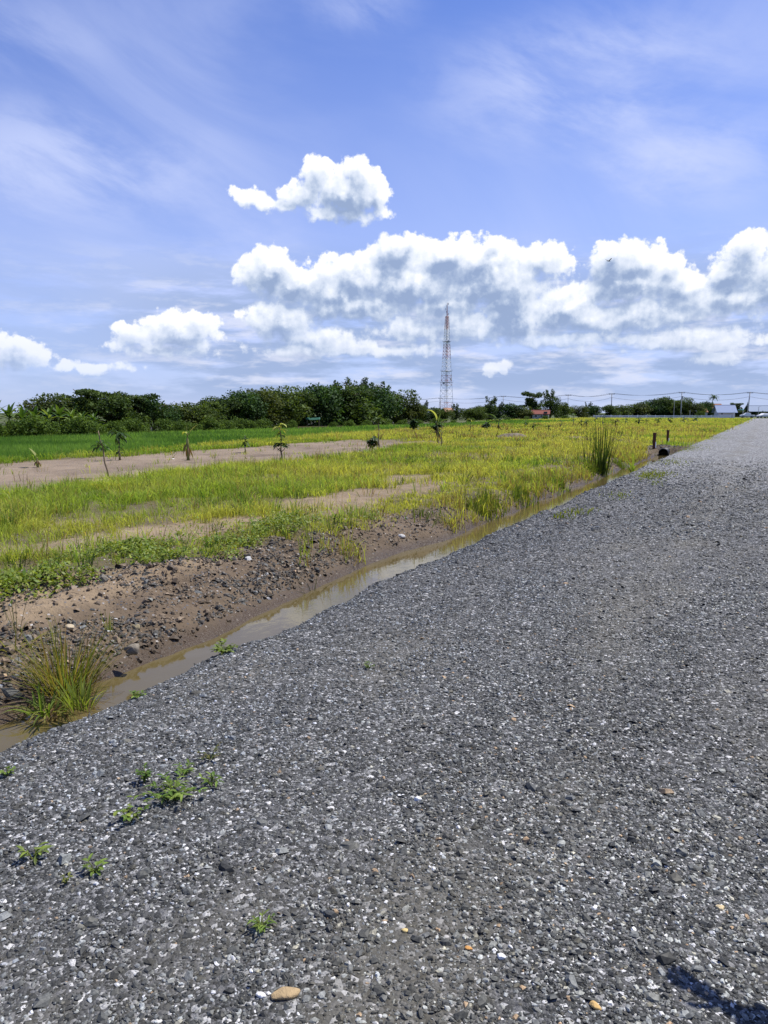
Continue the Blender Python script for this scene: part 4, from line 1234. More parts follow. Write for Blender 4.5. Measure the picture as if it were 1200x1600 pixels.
def sapling(name, px, py, top, label, lean=0, clusters=(), r=.012, twig=None, cat='sapling', stem_mat=None, leafcol=(.035, .075, .016), bare=True):
    """clusters: (height fraction, sideways direction -1..1, leaves, leaf length m, width m, droop, colour or None)"""
    p = on_ground(px, py)
    h = px_size(p, py - top) + .06
    r *= 1.25
    clusters = [(f, sx, int(cnt * 1.15), ln * 1.4, wd * 1.6, dr, col) for (f, sx, cnt, ln, wd, dr, col) in clusters]
    e = empty(name, p, YAW, label=label, cat=cat)
    b = MB()
    n = 6
    axis = [Vector((lean * h * (i / n) ** 1.2 + .012 * h * math.sin(i * 2.1), .01 * h * math.cos(i * 1.7), h * i / n - (.04 if i == 0 else 0))) for i in range(n + 1)]
    b.tube(axis, [r * (1.25 - .75 * i / n) for i in range(n + 1)], 6)
    def at(f):
        i = min(n - 1e-6, max(0, f * n)); k0 = int(i)
        return axis[k0].lerp(axis[k0 + 1], i - k0)
    tw = twig or []
    for (f, sx, up, ln) in tw:
        a = at(f); b.tube([a, a + Vector((sx * ln * .6, 0, up * .4)), a + Vector((sx * ln, .02, up))], [r * .6, r * .45, r * .25], 5)
    b.build('stem', stem_mat or M_TWIG, e, smooth=True)
    for (f, sx, cnt, ln, wd, dr, col) in clusters:
        m = MB()
        a = at(min(f, 1)) + Vector((sx * ln * .35, 0, 0))
        for j in range(cnt):
            az = j * 2.39996 + rnd.uniform(-.4, .4)
            el = rnd.uniform(-.3, .75)
            d = Vector((math.cos(az) * math.cos(el) + sx * .6, math.sin(az) * math.cos(el), math.sin(el)))
            
            c = col or leafcol
            v = rnd.uniform(.65, 1.35)
            o = a + Vector((rnd.uniform(-.3, .3), rnd.uniform(-.3, .3), rnd.uniform(-.5, .5))) * ln * .6
            m.leaf(o, d, ln * rnd.uniform(.75, 1.2), wd, dr, .3, tuple(q * v for q in c), 4)
        m.build('leaf_cluster', M_BROAD, e)
    return e

DK = (.030, .062, .014); MG = (.07, .13, .022); YG = (.22, .27, .05); PALE = (.34, .38, .09)
def build_saplings():
    sapling('sapling', 169, 747, 680, 'thin bare-topped sapling leaning left on a low straw mound', -.16, [(.66, -.7, 10, .20, .05, .9, DK), (.72, -.05, 6, .17, .045, 1.0, DK), (.92, -.1, 4, .09, .02, .3, (.10, .08, .03))], .019)
    sapling('sapling', 187, 719, 683, 'short sapling with drooping dark leaves beside the dirt track', .0, [(.97, 0, 17, .32, .075, 1.3, DK), (.55, -.2, 6, .2, .05, .7, MG), (.3, .1, 6, .16, .05, .8, DK)], .028, stem_mat=M_TWIG)
    sapling('sapling', 383, 707, 683, 'small dark sapling standing at the far edge of the dirt track', .02, [(.85, 0, 9, .17, .06, .6, MG), (.55, .1, 9, .18, .07, .9, DK), (.75, -.1, 5, .15, .05, .9, DK)], .022)
    sapling('sapling', 440, 722, 668, 'pale-topped sapling with dark leaves low on both sides', -.02, [(.97, -.05, 12, .22, .06, 1.0, PALE), (.8, .05, 6, .22, .06, .9, YG), (.46, -.9, 9, .17, .07, .9, DK), (.44, 1.0, 10, .17, .07, .9, DK), (.62, .25, 5, .15, .05, .8, MG)], .022,
            twig=[(.3, -.5, .18, .36), (.28, .5, .2, .34)], stem_mat=M_BARK)
    sapling('sapling', 592, 704, 657, 'tall thin post-like sapling with a flat tuft of leaves on top', -.01, [(.97, -.25, 13, .26, .07, .5, (.12, .17, .05)), (.97, .15, 10, .24, .07, .5, MG)], .026)
    sapling('young_plant', 583, 702, 689, 'low dark plant drooping just left of the thin post-like sapling', .0, [(.85, 0, 26, .30, .10, 1.2, DK), (.6, .2, 10, .25, .1, 1.2, (.10, .12, .03))], .02, cat='plant')
    sapling('young_plant', 647, 674, 658, 'round dark plant in the yellow grass before the right grove end', .0, [(.85, -.1, 40, .36, .16, .7, DK), (.5, .1, 30, .36, .16, .7, DK)], .03, cat='plant')
    sapling('sapling', 690, 697, 660, 'thin upright sapling right of the tall pale banana leaf', .0, [(.85, .1, 6, .2, .05, .6, MG), (.5, -.1, 4, .2, .05, .6, DK)], .022)
    sapling('young_plant', 680, 679, 662, 'leaning dark plant under the tall pale banana leaf', .15, [(.85, .1, 16, .36, .13, .9, DK), (.5, -.1, 18, .34, .13, .9, DK), (.15, -.5, 10, .3, .12, .8, DK)], .03, cat='plant')
    sapling('sapling', 735, 673, 657, 'pale thin shoot between the tower and the round dark plant', .05, [(.95, .1, 5, .3, .06, .6, PALE), (.5, 0, 4, .3, .05, .5, YG)], .03, stem_mat=M_STEMG)
    sapling('young_plant', 757, 671, 663, 'dark oval plant leaning right, right of the pale thin shoot', .4, [(.8, .1, 34, .38, .16, .7, DK), (.4, 0, 22, .36, .16, .7, DK)], .03, cat='plant')
    far = [(800, 681, 672, 'small plant standing behind the heap of brush', YG), (833, 671, 661, 'dark upright plant right of the brush heap', DK), (857, 672, 664, 'dark bushy plant below the red-roofed hut', DK), (876, 668, 659, 'small dark plant below the forked tree', DK),
           (896, 664, 646, 'tall thin sapling left of the reed clump', MG), (908, 664, 657, 'small dark plant just left of the reed tips', DK), (916, 666, 658, 'dark plant level with the reed tips', DK), (941, 663, 652, 'dark plant right of the reed tips', DK),
           (962, 666, 657, 'brown-leaved plant right of the reed clump', (.09, .075, .03)), (978, 662, 655, 'low plant below the white railing, left part', MG), (997, 662, 654, 'dark bushy plant below the white railing', DK), (1009, 663, 656, 'green plant right of the dark bushy plant', MG),
           (1028, 660, 654, 'small plant above the two rusty posts', MG), (1047, 660, 654, 'dark plant above and right of the second rusty post', DK), (1069, 660, 654, 'dark low plant below the post in the tree clump', DK), (1085, 658, 653, 'small green plant far right of the rusty posts', MG),
           (780, 661, 655, 'small plant behind the banana with dark broad leaves', DK), (820, 666, 658, 'young plant left of the dark upright one', MG), (930, 660, 654, 'tiny plant at the left end of the railing', DK)]
    for px, py, tp, lab, c in far:
        s = px_size(on_ground(px, py), 5)
        sapling('young_plant', px, py + 2, tp, lab, rnd.uniform(-.1, .1), [(.85, rnd.uniform(-.2, .2), rnd.choice([4, 6, 9]), s * rnd.uniform(.7, 1), s * .3, .8, c), (.5, rnd.uniform(-.5, .5), rnd.choice([3, 5, 8]), s * rnd.uniform(.6, 1), s * .32, .8, c)], .035, cat='plant')

def banana(px, py, top, label, leaves, stem_h=.5, r=.05, dead=True, cat='banana sapling'):
    """leaves: (sideways, up, length fraction of the height, width m, droop, colour, fold)"""
    p = on_ground(px, py); h = px_size(p, py - top)
    e = empty('banana_sapling', p, YAW, label=label, cat=cat)
    b = MB(); sh = h * stem_h
    b.tube([(0, 0, -.05), (.01, 0, sh * .4), (-.01, .01, sh * .8), (.01, 0, sh)], [r * 1.2, r, r * .8, r * .5], 8)
    b.build('stem', M_STEMG, e, smooth=True)
    if dead:
        m = MB()
        for j in range(6):
            a = j * 1.05
            m.leaf((math.cos(a) * r * .9, math.sin(a) * r * .9, sh * rnd.uniform(.45, .8)), (math.cos(a) * .5, math.sin(a) * .5, -.9), sh * .5, r * 1.5, .3, .3, (.13, .075, .035), 3, 'strap')
        m.build('dead_sheath', M_BROAD, e)
    for (sx, up, ln, wd, dr, col, fold) in leaves:
        m = MB(); d = Vector((sx, rnd.uniform(-.2, .2), up)).normalized()
        base = Vector((.0, 0, sh * .95))
        m.tube([base, base + d * ln * h * .3], [r * .35, r * .2], 5, col)
        m.leaf(base + d * ln * h * .26, d, ln * h * .8, wd, dr, fold, col, 7, 'strap')
        m.build('leaf', M_BROAD, e)
    return e

def build_bananas():
    banana(59, 731, 712, 'banana stub with one stiff leaf slanting up to the left', [(-.75, 1.0, .95, .16, .0, (.22, .26, .06), .5)], .75, .045)
    banana(294, 718, 662, 'leaning banana stalk with a pale rolled leaf beside the dirt track', [(.75, 1.0, .42, .035, .35, (.34, .34, .12), 1.2), (-.5, .9, .22, .16, 2.2, (.36, .42, .08), .5), (-.1, 1, .3, .02, .1, (.2, .22, .06), .6)], .68, .055)
    banana(684, 692, 636, 'tall banana sapling with one big pale leaf curving over to the left', [(-.28, 1.0, .58, .30, 1.35, (.40, .45, .13), .45), (.8, .8, .35, .2, .8, (.12, .2, .04), .4), (.2, 1, .35, .14, .4, (.2, .27, .06), .5)], .52, .05)
    banana(779, 672, 644, 'banana sapling with dark broad leaves spread to the left', [(-1, .5, .8, .55, .5, (.05, .10, .018), .35), (-.8, .9, .75, .5, .6, (.06, .11, .02), .35), (.6, .9, .6, .4, .9, (.07, .12, .02), .35), (-.9, .05, .7, .5, .6, (.04, .08, .016), .35)], .5, .06)

# ------------------------------------------------------------------ plants by the ditch and weeds in the gravel
def tuft(name, px, py, label, cat, n, h, spread, w, cols, lean, z=None, fan=0.0, seg=5, dirx=0.0, parts='blades'):
    p = on_ground(px, py) if z is None else ground_at(px, py, z)
    e_b = MB()
    for i in range(n):
        a = rnd.uniform(0, 6.28); q = rnd.random() ** .5 * spread
        base = (math.cos(a) * q, math.sin(a) * q * .7, -.04)
        l = abs(rnd.gauss(lean, lean * .45)) + .02
        d = Vector((math.cos(a) * l + dirx + rnd.gauss(0, .08), math.sin(a) * l + rnd.gauss(0, .08), 1))
        c = rnd.choice(cols); v = rnd.uniform(.65, 1.3)
        e_b.leaf(base, d, h * rnd.uniform(.45, 1.1), w * rnd.uniform(.6, 1.3), fan * rnd.uniform(.4, 1.6), .5, tuple(x * v for x in c), seg, 'strap')
    o = e_b.build(name, M_GRASS, None, label=label, cat=cat)
    o.location = p; o.rotation_euler = (0, 0, YAW)
    return o

def build_ditch_plants():
    G1 = [(.13, .16, .03), (.19, .20, .035), (.27, .21, .06), (.20, .13, .045), (.12, .16, .03), (.23, .22, .05), (.30, .24, .08), (.17, .19, .04)]
    tuft('grass_tussock', 104, 1086, 'big tussock of long green and straw-coloured blades in the near ditch', 'grass tussock', 260, .62, .17, .007, G1, .36, z=-.33, fan=.6)
    tuft('dead_thatch', 92, 1092, 'mat of dead brown blades lying round the foot of the big tussock', 'dead grass', 110, .34, .22, .006, [(.16, .10, .05), (.22, .15, .07), (.10, .07, .04)], 1.9, z=-.31, fan=1.1)
    tuft('grass_tussock', 128, 1098, 'small bright green tuft at the foot of the big tussock', 'grass tussock', 55, .24, .10, .010, [(.16, .21, .035), (.22, .26, .05)], .4, z=-.2, fan=.5)
    tuft('grass_tussock', 74, 1106, 'low leafy tuft trailing into the water at the tussock foot', 'grass tussock', 60, .26, .12, .014, [(.15, .22, .04), (.25, .26, .07)], .9, z=-.28, fan=.9)
    tuft('grass_stalk', 26, 985, 'lone thin grass stalk standing on the bare bank', 'grass', 7, .36, .03, .006, [(.13, .13, .05)], .18, fan=.5)
    tuft('grass_tussock', 20, 1010, 'sparse yellow blades on the bank at the left edge', 'grass tussock', 26, .26, .14, .008, [(.33, .28, .06), (.26, .26, .06)], .7, fan=.9)
    tuft('grass_tussock', 170, 985, 'single yellow-green blades above the rubble on the bank', 'grass tussock', 8, .22, .03, .010, [(.25, .28, .05)], .15, fan=.2)
    tuft('grass_tussock', 490, 930, 'few drowned blades leaning out of the ditch water', 'grass', 9, .34, .08, .006, [(.08, .08, .03)], .7, z=-.38, fan=.6)
    # reed clump and the bent reed
    tuft('reed_clump', 938, 748, 'tall dark green reed clump standing in the ditch water', 'reeds', 72, 2.1, .20, .028, [(.05, .085, .018), (.075, .12, .025), (.11, .15, .03), (.035, .06, .016)], .09, z=-.4, fan=.05, seg=6)
    tuft('reed_clump', 914, 742, 'sparse thin reeds arching left beside the dark clump', 'reeds', 34, 1.75, .28, .018, [(.14, .16, .03), (.22, .20, .05), (.10, .13, .03)], .2, z=-.3, fan=.35, dirx=-.06, seg=6)
    tuft('reed_stalk', 988, 740, 'bent bright green reed at the road edge right of the clump', 'reed', 11, 1.05, .06, .03, [(.13, .20, .03), (.17, .24, .04)], .30, z=-.3, fan=.9, dirx=-.42)
    tuft('grass_stalk', 750, 765, 'dark seeding stalk curving above the yellow meadow', 'grass', 6, .75, .05, .012, [(.06, .055, .02)], .25, fan=.4, dirx=-.15)
    for px, py, lab in ((230, 745, 'dark dry stalks at the near edge of the dirt track'), (233, 768, 'dark dry stalks standing in the meadow left of center')):
        tuft('grass_stalk', px, py, lab, 'grass', 5, .55, .03, .012, [(.05, .05, .02)], .08, fan=.1)

def weed(px, py, label, r, leaves, ln, wd, cols, flat=.45, stems=5, z=None, h=.02):
    p = on_ground(px, py, 0.0)
    r *= .82; ln *= .82; wd *= .85
    b = MB()
    for s in range(stems):
        a = s * 6.283 / stems + rnd.uniform(-.5, .5)
        q = r * rnd.uniform(.35, 1.15)
        tip = Vector((math.cos(a) * q, math.sin(a) * q, h + rnd.uniform(.2, .6) * flat * r))
        mid = tip * .5 + Vector((0, 0, .3 * r * flat))
        b.tube([(0, 0, -.01), mid, tip], [.003, .0022, .001], 4, (.16, .19, .04))
        for i in range(leaves):
            t = (i + .7) / leaves
            c0 = Vector((0, 0, 0)).lerp(mid, t * 2) if t < .5 else mid.lerp(tip, t * 2 - 1)
            for sd in (-1, 1):
                aa = a + sd * rnd.uniform(.5, 1.2)
                if rnd.random() < .15: continue
                d = Vector((math.cos(aa), math.sin(aa), rnd.uniform(-.1, .9)))
                v = rnd.uniform(.5, 1.2); c = rnd.choice(cols)
                b.leaf(c0, d, ln * rnd.uniform(.45, 1.25), wd * rnd.uniform(.8, 1.2), .6, .25, tuple(x * v for x in c), 3)
    o = b.build('weed', M_BROAD, None, label=label, cat='weed')
    o.location = p
    return o

def build_weeds():
    g1 = [(.10, .18, .025), (.16, .25, .04), (.20, .28, .05)]
    g2 = [(.07, .14, .022), (.12, .20, .03)]
    W = [(226, 1222, 'compact round green weed, uppermost left of the four on the near gravel', .05, 4, .032, .013, g2, 1.5, 7), (290, 1210, 'small bright weed just above the spreading one on the gravel', .05, 3, .045, .012, g1, .9, 6),
         (268, 1248, 'largest weed on the gravel, spreading with many bright green leaves', .18, 6, .05, .015, g1, .5, 11), (330, 1226, 'short bright sprig right of the spreading weed', .055, 3, .045, .013, g1, .8, 5),
         (203, 1283, 'broad-leaved weed with a tall pale shoot below the spreading one', .07, 3, .035, .019, [(.13, .21, .035), (.22, .28, .05)], 1.2, 6),
         (52, 1342, 'flat yellow-green sprig with long leaves near the left edge', .085, 3, .055, .015, [(.20, .27, .05)], .45, 3), (148, 1366, 'small leafy sprig low on the left gravel', .05, 3, .04, .016, [(.17, .25, .045)], .8, 4),
         (408, 1453, 'grassy star-shaped weed on the gravel left of center', .05, 3, .04, .008, g1, .7, 7), (12, 1212, 'tiny weed at the left edge by the water', .035, 3, .03, .012, g1, .8, 5), (330, 1186, 'dull sparse weed with reddish runners above the spreading one', .10, 4, .028, .009, [(.10, .13, .03), (.14, .12, .04)], .5, 6),
         (350, 1020, 'leafy weed hanging over the road edge into the water', .13, 5, .05, .024, [(.14, .20, .035), (.2, .25, .05)], .5, 9), (575, 1044, 'faint small weed in the middle of the near gravel', .05, 3, .03, .01, g1, .5, 5), (102, 1381, 'tiny yellow-green weed low at the left', .025, 2, .02, .01, [(.2, .22, .05)], .6, 4),
         (214, 1090, 'small leafy weed at the road edge by the tussock', .06, 4, .03, .016, g1, .4, 7)]
    for a in W: weed(a[0], a[1], a[2], a[3], a[4], a[5], a[6], a[7], a[8], a[9])

def rock(px, py, wpx, label, col, name='rock', cat='rock', squash=.6, asp=.75, rz=0.0, z0=0.0, sub=3, rough=.16, seed=0, sink=.25, tiltx=0):
    p = on_ground(px, py, z0)
    r = px_size(p, wpx) / 2
    bm = bmesh.new(); bmesh.ops.create_icosphere(bm, subdivisions=sub, radius=1)
    for v in bm.verts:
        c = v.co
        n = float(fbm(c.x * 1.6 + seed, c.y * 1.6 + c.z * 1.3, 401 + seed, 3)) - .5
        q = c * (1 + rough * 3 * n)
        for k_ in range(3):           # flattened facets
            d = Vector((math.cos(seed + k_ * 2.1), math.sin(seed * 1.3 + k_ * 2.1), .5 * math.cos(k_ * 3.0 + seed))).normalized()
            dd = q.dot(d)
            if dd > .68: q -= d * (dd - .68) * .85
        v.co = Vector((q.x * r, q.y * r * asp, q.z * r * squash))
    me = bpy.data.meshes.new(name); bm.to_mesh(me); bm.free()
    for f in me.polygons: f.use_smooth = sub > 2
    me.materials.append(flat_mat(name + '_stone', col, .85, .25, .35, 30, bump=.7))
    o = link(name, me); tag(o, label, cat)
    o.location = p + Vector((0, 0, r * squash * (1 - sink * 2))); o.rotation_euler = (tiltx, 0, YAW + rz)
    return o

def build_rocks():
    rock(208, 1018, 23, 'grey-brown stone at the waterline below the bank rubble', (.20, .175, .135), squash=.75, asp=.75, z0=-.3, seed=21, rough=.22, sink=.32)
    rock(212, 985, 17, 'ochre-tinted stone in the bank rubble above the grey-brown one', (.24, .20, .12), squash=.75, z0=-.2, seed=2)
    rock(108, 982, 15, 'pale tan clod at the bank behind the big tussock', (.40, .33, .22), squash=.6, z0=-.2, seed=3)
    rock(446, 1556, 42, 'flat tan sandstone fragment lying on the gravel near the bottom', (.33, .24, .13), squash=.28, asp=.55, rz=.45, seed=4, rough=.10, name='sandstone_fragment', cat='stone')
    rock(653, 1250, 12, 'smooth white pebble alone in the middle of the gravel', (.78, .77, .73), squash=.6, asp=.6, seed=5, rough=.06, name='pebble', cat='pebble')
    rock(930, 1574, 18, 'orange and cream stone chip near the bottom right', (.50, .33, .13), squash=.5, asp=.6, rz=-.7, seed=6, name='stone_chip', cat='stone')
    rock(408, 1557, 14, 'white angular chip left of the tan sandstone fragment', (.72, .71, .68), squash=.6, seed=7, name='stone_chip', cat='stone')
    rock(783, 1497, 13, 'white star-shaped chip on the gravel right of center', (.74, .73, .70), squash=.6, seed=8, name='stone_chip', cat='stone')
    rock(633, 1456, 11, 'yellowish chip on the gravel left of the white one', (.55, .42, .18), squash=.6, seed=9, name='stone_chip', cat='stone')
    rock(732, 1483, 11, 'orange chip on the gravel between the pale ones', (.48, .25, .08), squash=.5, seed=10, name='stone_chip', cat='stone')
    rock(1125, 1420, 13, 'buff chip on the gravel at the right side', (.52, .42, .25), squash=.5, seed=11, name='stone_chip', cat='stone')
    rock(533, 765, 9, 'small white stone at the edge of the bare patch in the meadow', (.66, .65, .62), squash=.7, seed=12, z0=-.1)
    rock(270, 718, 6, 'white scrap of rubble on the dirt track left of the leaning banana', (.7, .69, .66), squash=.4, seed=13, z0=-.1)
    rock(857, 769, 9, 'pale clod at the foot of the bank left of the reeds', (.42, .36, .24), squash=.8, seed=14, z0=-.2)
    rock(357, 866, 14, 'pale flat stone on top of the bank', (.36, .34, .30), squash=.4, seed=15, z0=-.1)
    rock(627, 840, 13, 'whitish stones on the bank by the bend in the water', (.42, .41, .39), squash=.6, seed=16, z0=-.2)

def heap(px, py, wpx, h, label, name, cat, col, depth=.6, n=260, strawcol=None):
    """low mound with straw lying on it"""
    p = on_ground(px, py); w = px_size(p, wpx) / 2
    N = 22; V = []
    for j in range(N):
        for i in range(N):
            x = (i / (N - 1) * 2 - 1); y = (j / (N - 1) * 2 - 1)
            d = math.hypot(x, y)
            z = max(0, 1 - d * d) ** .8 * h * (.7 + .7 * float(fbm(x * 2.5 + px, y * 2.5, 421, 3))) - .03
            V.append((x * w, y * w * depth, z))
    e = empty(name, p, YAW, label=label, cat=cat)
    me = mesh_np('mound', V, grid_faces(N, N), flat_mat(name + '_earth', col, .95, .1, .35, 9, bump=.8), smooth=True)
    link('mound', me, e)
    b = MB()
    for i in range(n):
        a = rnd.uniform(0, 6.28); q = rnd.random() ** .5 * .92
        x, y = math.cos(a) * q, math.sin(a) * q
        z = max(0, 1 - q * q) ** .8 * h * .95
        b.leaf((x * w, y * w * depth, z), (rnd.gauss(0, 1), rnd.gauss(0, 1), rnd.uniform(-.1, .5)), w * rnd.uniform(.12, .3), .012 * max(1, w), .5, .4, tuple(c * rnd.uniform(.6, 1.2) for c in (strawcol or (.40, .33, .19))), 2)
    b.build('straw', M_GRASS, e)
    return e

def build_heaps():
    heap(168, 757, 96, .15, 'low mound of earth and straw around the first thin sapling', 'straw_mound', 'mound', (.33, .27, .18))
    heap(800, 684, 62, .30, 'flat grey heap of dry brush lying in the yellow field', 'brush_heap', 'brush heap', (.20, .17, .13), .4, 320, (.24, .20, .15))

# ------------------------------------------------------------------ culvert and its posts
def build_culvert():
    p = Vector((-4.08, 37.3, -.24))
    e = empty('culvert_pipe', p, 0, label='black pipe mouth of the culvert at the end of the ditch', cat='culvert')
    V, Fc = [], []; n = 28
    ro, ri, ln = .22, .19, 1.9
    rings = [(ro, ln), (ro, 0.02), (ro - .006, 0), (ri + .006, 0), (ri, .02), (ri, ln)]
    for (r, y) in rings:
        for j in range(n):
            a = 6.28318 * j / n; V.append((math.cos(a) * r, y, math.sin(a) * r))
    for i in range(len(rings) - 1):
        for j in range(n): Fc.append((i * n + j, (i + 1) * n + j, (i + 1) * n + (j + 1) % n, i * n + (j + 1) % n))
    Fc.append(tuple((len(rings) - 1) * n + j for j in range(n)))
    b = MB(); b.add(V, Fc); b.build('pipe', M_DARKP, e)
    m = MB()
    for k_ in range(4):
        for j in range(n):
            a0, a1 = 6.28318 * j / n, 6.28318 * (j + 1) / n
            y = .25 + k_ * .4; R1, R0 = ro + .025, ro - .002
            m.add([(math.cos(a0) * R0, y - .06, math.sin(a0) * R0), (math.cos(a1) * R0, y - .06, math.sin(a1) * R0), (math.cos(a1) * R1, y, math.sin(a1) * R1), (math.cos(a0) * R1, y, math.sin(a0) * R1)], [(0, 1, 2, 3)])
            m.add([(math.cos(a0) * R0, y + .06, math.sin(a0) * R0), (math.cos(a1) * R0, y + .06, math.sin(a1) * R0), (math.cos(a1) * R1, y, math.sin(a1) * R1), (math.cos(a0) * R1, y, math.sin(a0) * R1)], [(3, 2, 1, 0)])
    m.build('rib', M_DARKP, e)
    # two rusty posts
    for px, py, tp, lab in ((1022, 699, 677, 'thicker rusty post left of the culvert with a pale lower corner'), (1043, 692, 673, 'thinner rusty post standing farther back above the culvert')):
        q = on_ground(px, py); h = px_size(q, py - tp); w = .12 if px < 1030 else .11
        e = empty('marker_post', q, YAW + .5, label=lab, cat='post')
        s = MB()
        bev = w * .12
        pts = [(-w / 2 + bev, -w / 2), (w / 2 - bev, -w / 2), (w / 2, -w / 2 + bev), (w / 2, w / 2 - bev), (w / 2 - bev, w / 2), (-w / 2 + bev, w / 2), (-w / 2, w / 2 - bev), (-w / 2, -w / 2 + bev)]
        V = [(x, y, -.15) for x, y in pts] + [(x, y, h - .02) for x, y in pts] + [(x * .8, y * .8, h) for x, y in pts]
        Fc = [(i, (i + 1) % 8, 8 + (i + 1) % 8, 8 + i) for i in range(8)] + [(8 + i, 8 + (i + 1) % 8, 16 + (i + 1) % 8, 16 + i) for i in range(8)] + [tuple(range(16, 24))]
        s.add(V, Fc); s.build('shaft', M_RUST, e)
        s = MB(); s.box((w * .28, -w / 2 - .004, h * .17), (w * .46, .012, h * .40)); s.build('sunlit_patch', M_WHITE, e)  # white panel paints the sunlit lower right of the post

build_saplings(); build_bananas(); build_ditch_plants(); build_weeds(); build_rocks(); build_heaps(); build_culvert()

# ------------------------------------------------------------------ lattice tower
M_TOWER = flat_mat('faded_red_paint', (.50, .22, .17), .6, .3, .15, 3)
def build_tower():
    D = 420.0
    p = at_depth(697, D); p.z = -.1
    H = CAMZ + (645 - 478) / 1205 * D + .1
    e = empty('lattice_tower', p, YAW + .5, label='tall red and white lattice radio tower above the far trees', cat='radio tower')
    half = lambda z: 3.0 - 2.35 * min(1, z / (H * .88)) ** .9
    corners = ((-1, -1), (1, -1), (1, 1), (-1, 1))
    zs = [0]
    while zs[-1] < H * .88: zs.append(zs[-1] + max(1.6, half(zs[-1]) * 1.25))
    zs[-1] = H * .88
    bandof = lambda z: int(z / (H * .88) * 7 + 1e-6) % 2      # red / white bands
    for cx, cy in corners:
        legs = [MB(), MB()]
        for a, b in zip(zs[:-1], zs[1:]):
            legs[bandof((a + b) / 2)].tube([(cx * half(a), cy * half(a), a), (cx * half(b), cy * half(b), b)], .10, 5)
        L0 = MB(); mi = []
        for k_, m in enumerate(legs):
            L0.add(m.v, m.f); mi += [k_] * len(m.f)
        o = L0.build('leg', [M_TOWER, M_WHITE], e); o.data.polygons.foreach_set('material_index', mi)
    for s in range(4):
        B = MB(); mi = []
        for a, b in zip(zs[:-1], zs[1:]):
            (ax, ay), (bx, by) = corners[s], corners[(s + 1) % 4]
            k_ = bandof((a + b) / 2); n0 = len(B.f)
            P = lambda c, z: (c[0] * half(z), c[1] * half(z), z)
            B.tube([P((ax, ay), a), P((bx, by), b)], .055, 4); B.tube([P((bx, by), a), P((ax, ay), b)], .055, 4); B.tube([P((ax, ay), b), P((bx, by), b)], .05, 4)
            mi += [k_] * (len(B.f) - n0)
        o = B.build('bracing', [M_TOWER, M_WHITE], e); o.data.polygons.foreach_set('material_index', mi)
    m = MB(); m.tube([(0, 0, 0), (0, 0, H * .9)], .16, 5); m.build('cable_ladder', M_STEEL, e)
    for f in (.66, .40, .30):
        m = MB(); z = H * f; h = half(z) + .5
        m.box((0, 0, z), (h * 2, h * 2, .12))
        for cx, cy in corners: m.tube([(cx * h, cy * h, z), (cx * h, cy * h, z + 1.0)], .04, 4)
        m.build('platform', M_STEEL, e)
    m = MB(); m.tube([(0, 0, H * .87), (0, 0, H)], [.28, .10], 6); m.build('mast', M_REDP, e)
    for i in range(5):
        m = MB(); z = H * (.90 + .022 * i); a = i * 1.3
        m.tube([(0, 0, z), (math.cos(a) * .7, math.sin(a) * .7, z)], .05, 4); m.box((math.cos(a) * .75, math.sin(a) * .75, z), (.22, .22, 1.1), a)
        m.build('antenna', M_STEEL, e)
    for f, a, r in ((.33, 5.2, .8), (.29, 3.6, .6), (.66, 4.6, .6)):
        m = MB(); z = H * f; q = half(z) + .5; c = Vector((math.cos(a) * q, math.sin(a) * q, z)); d = Vector((math.cos(a), math.sin(a), 0))
        m.tube([c - d * .2, c, c + d * .35, c + d * .37], [r * .25, r * .85, r, r * .9], 14); m.build('dish', M_STEEL, e)
build_tower()

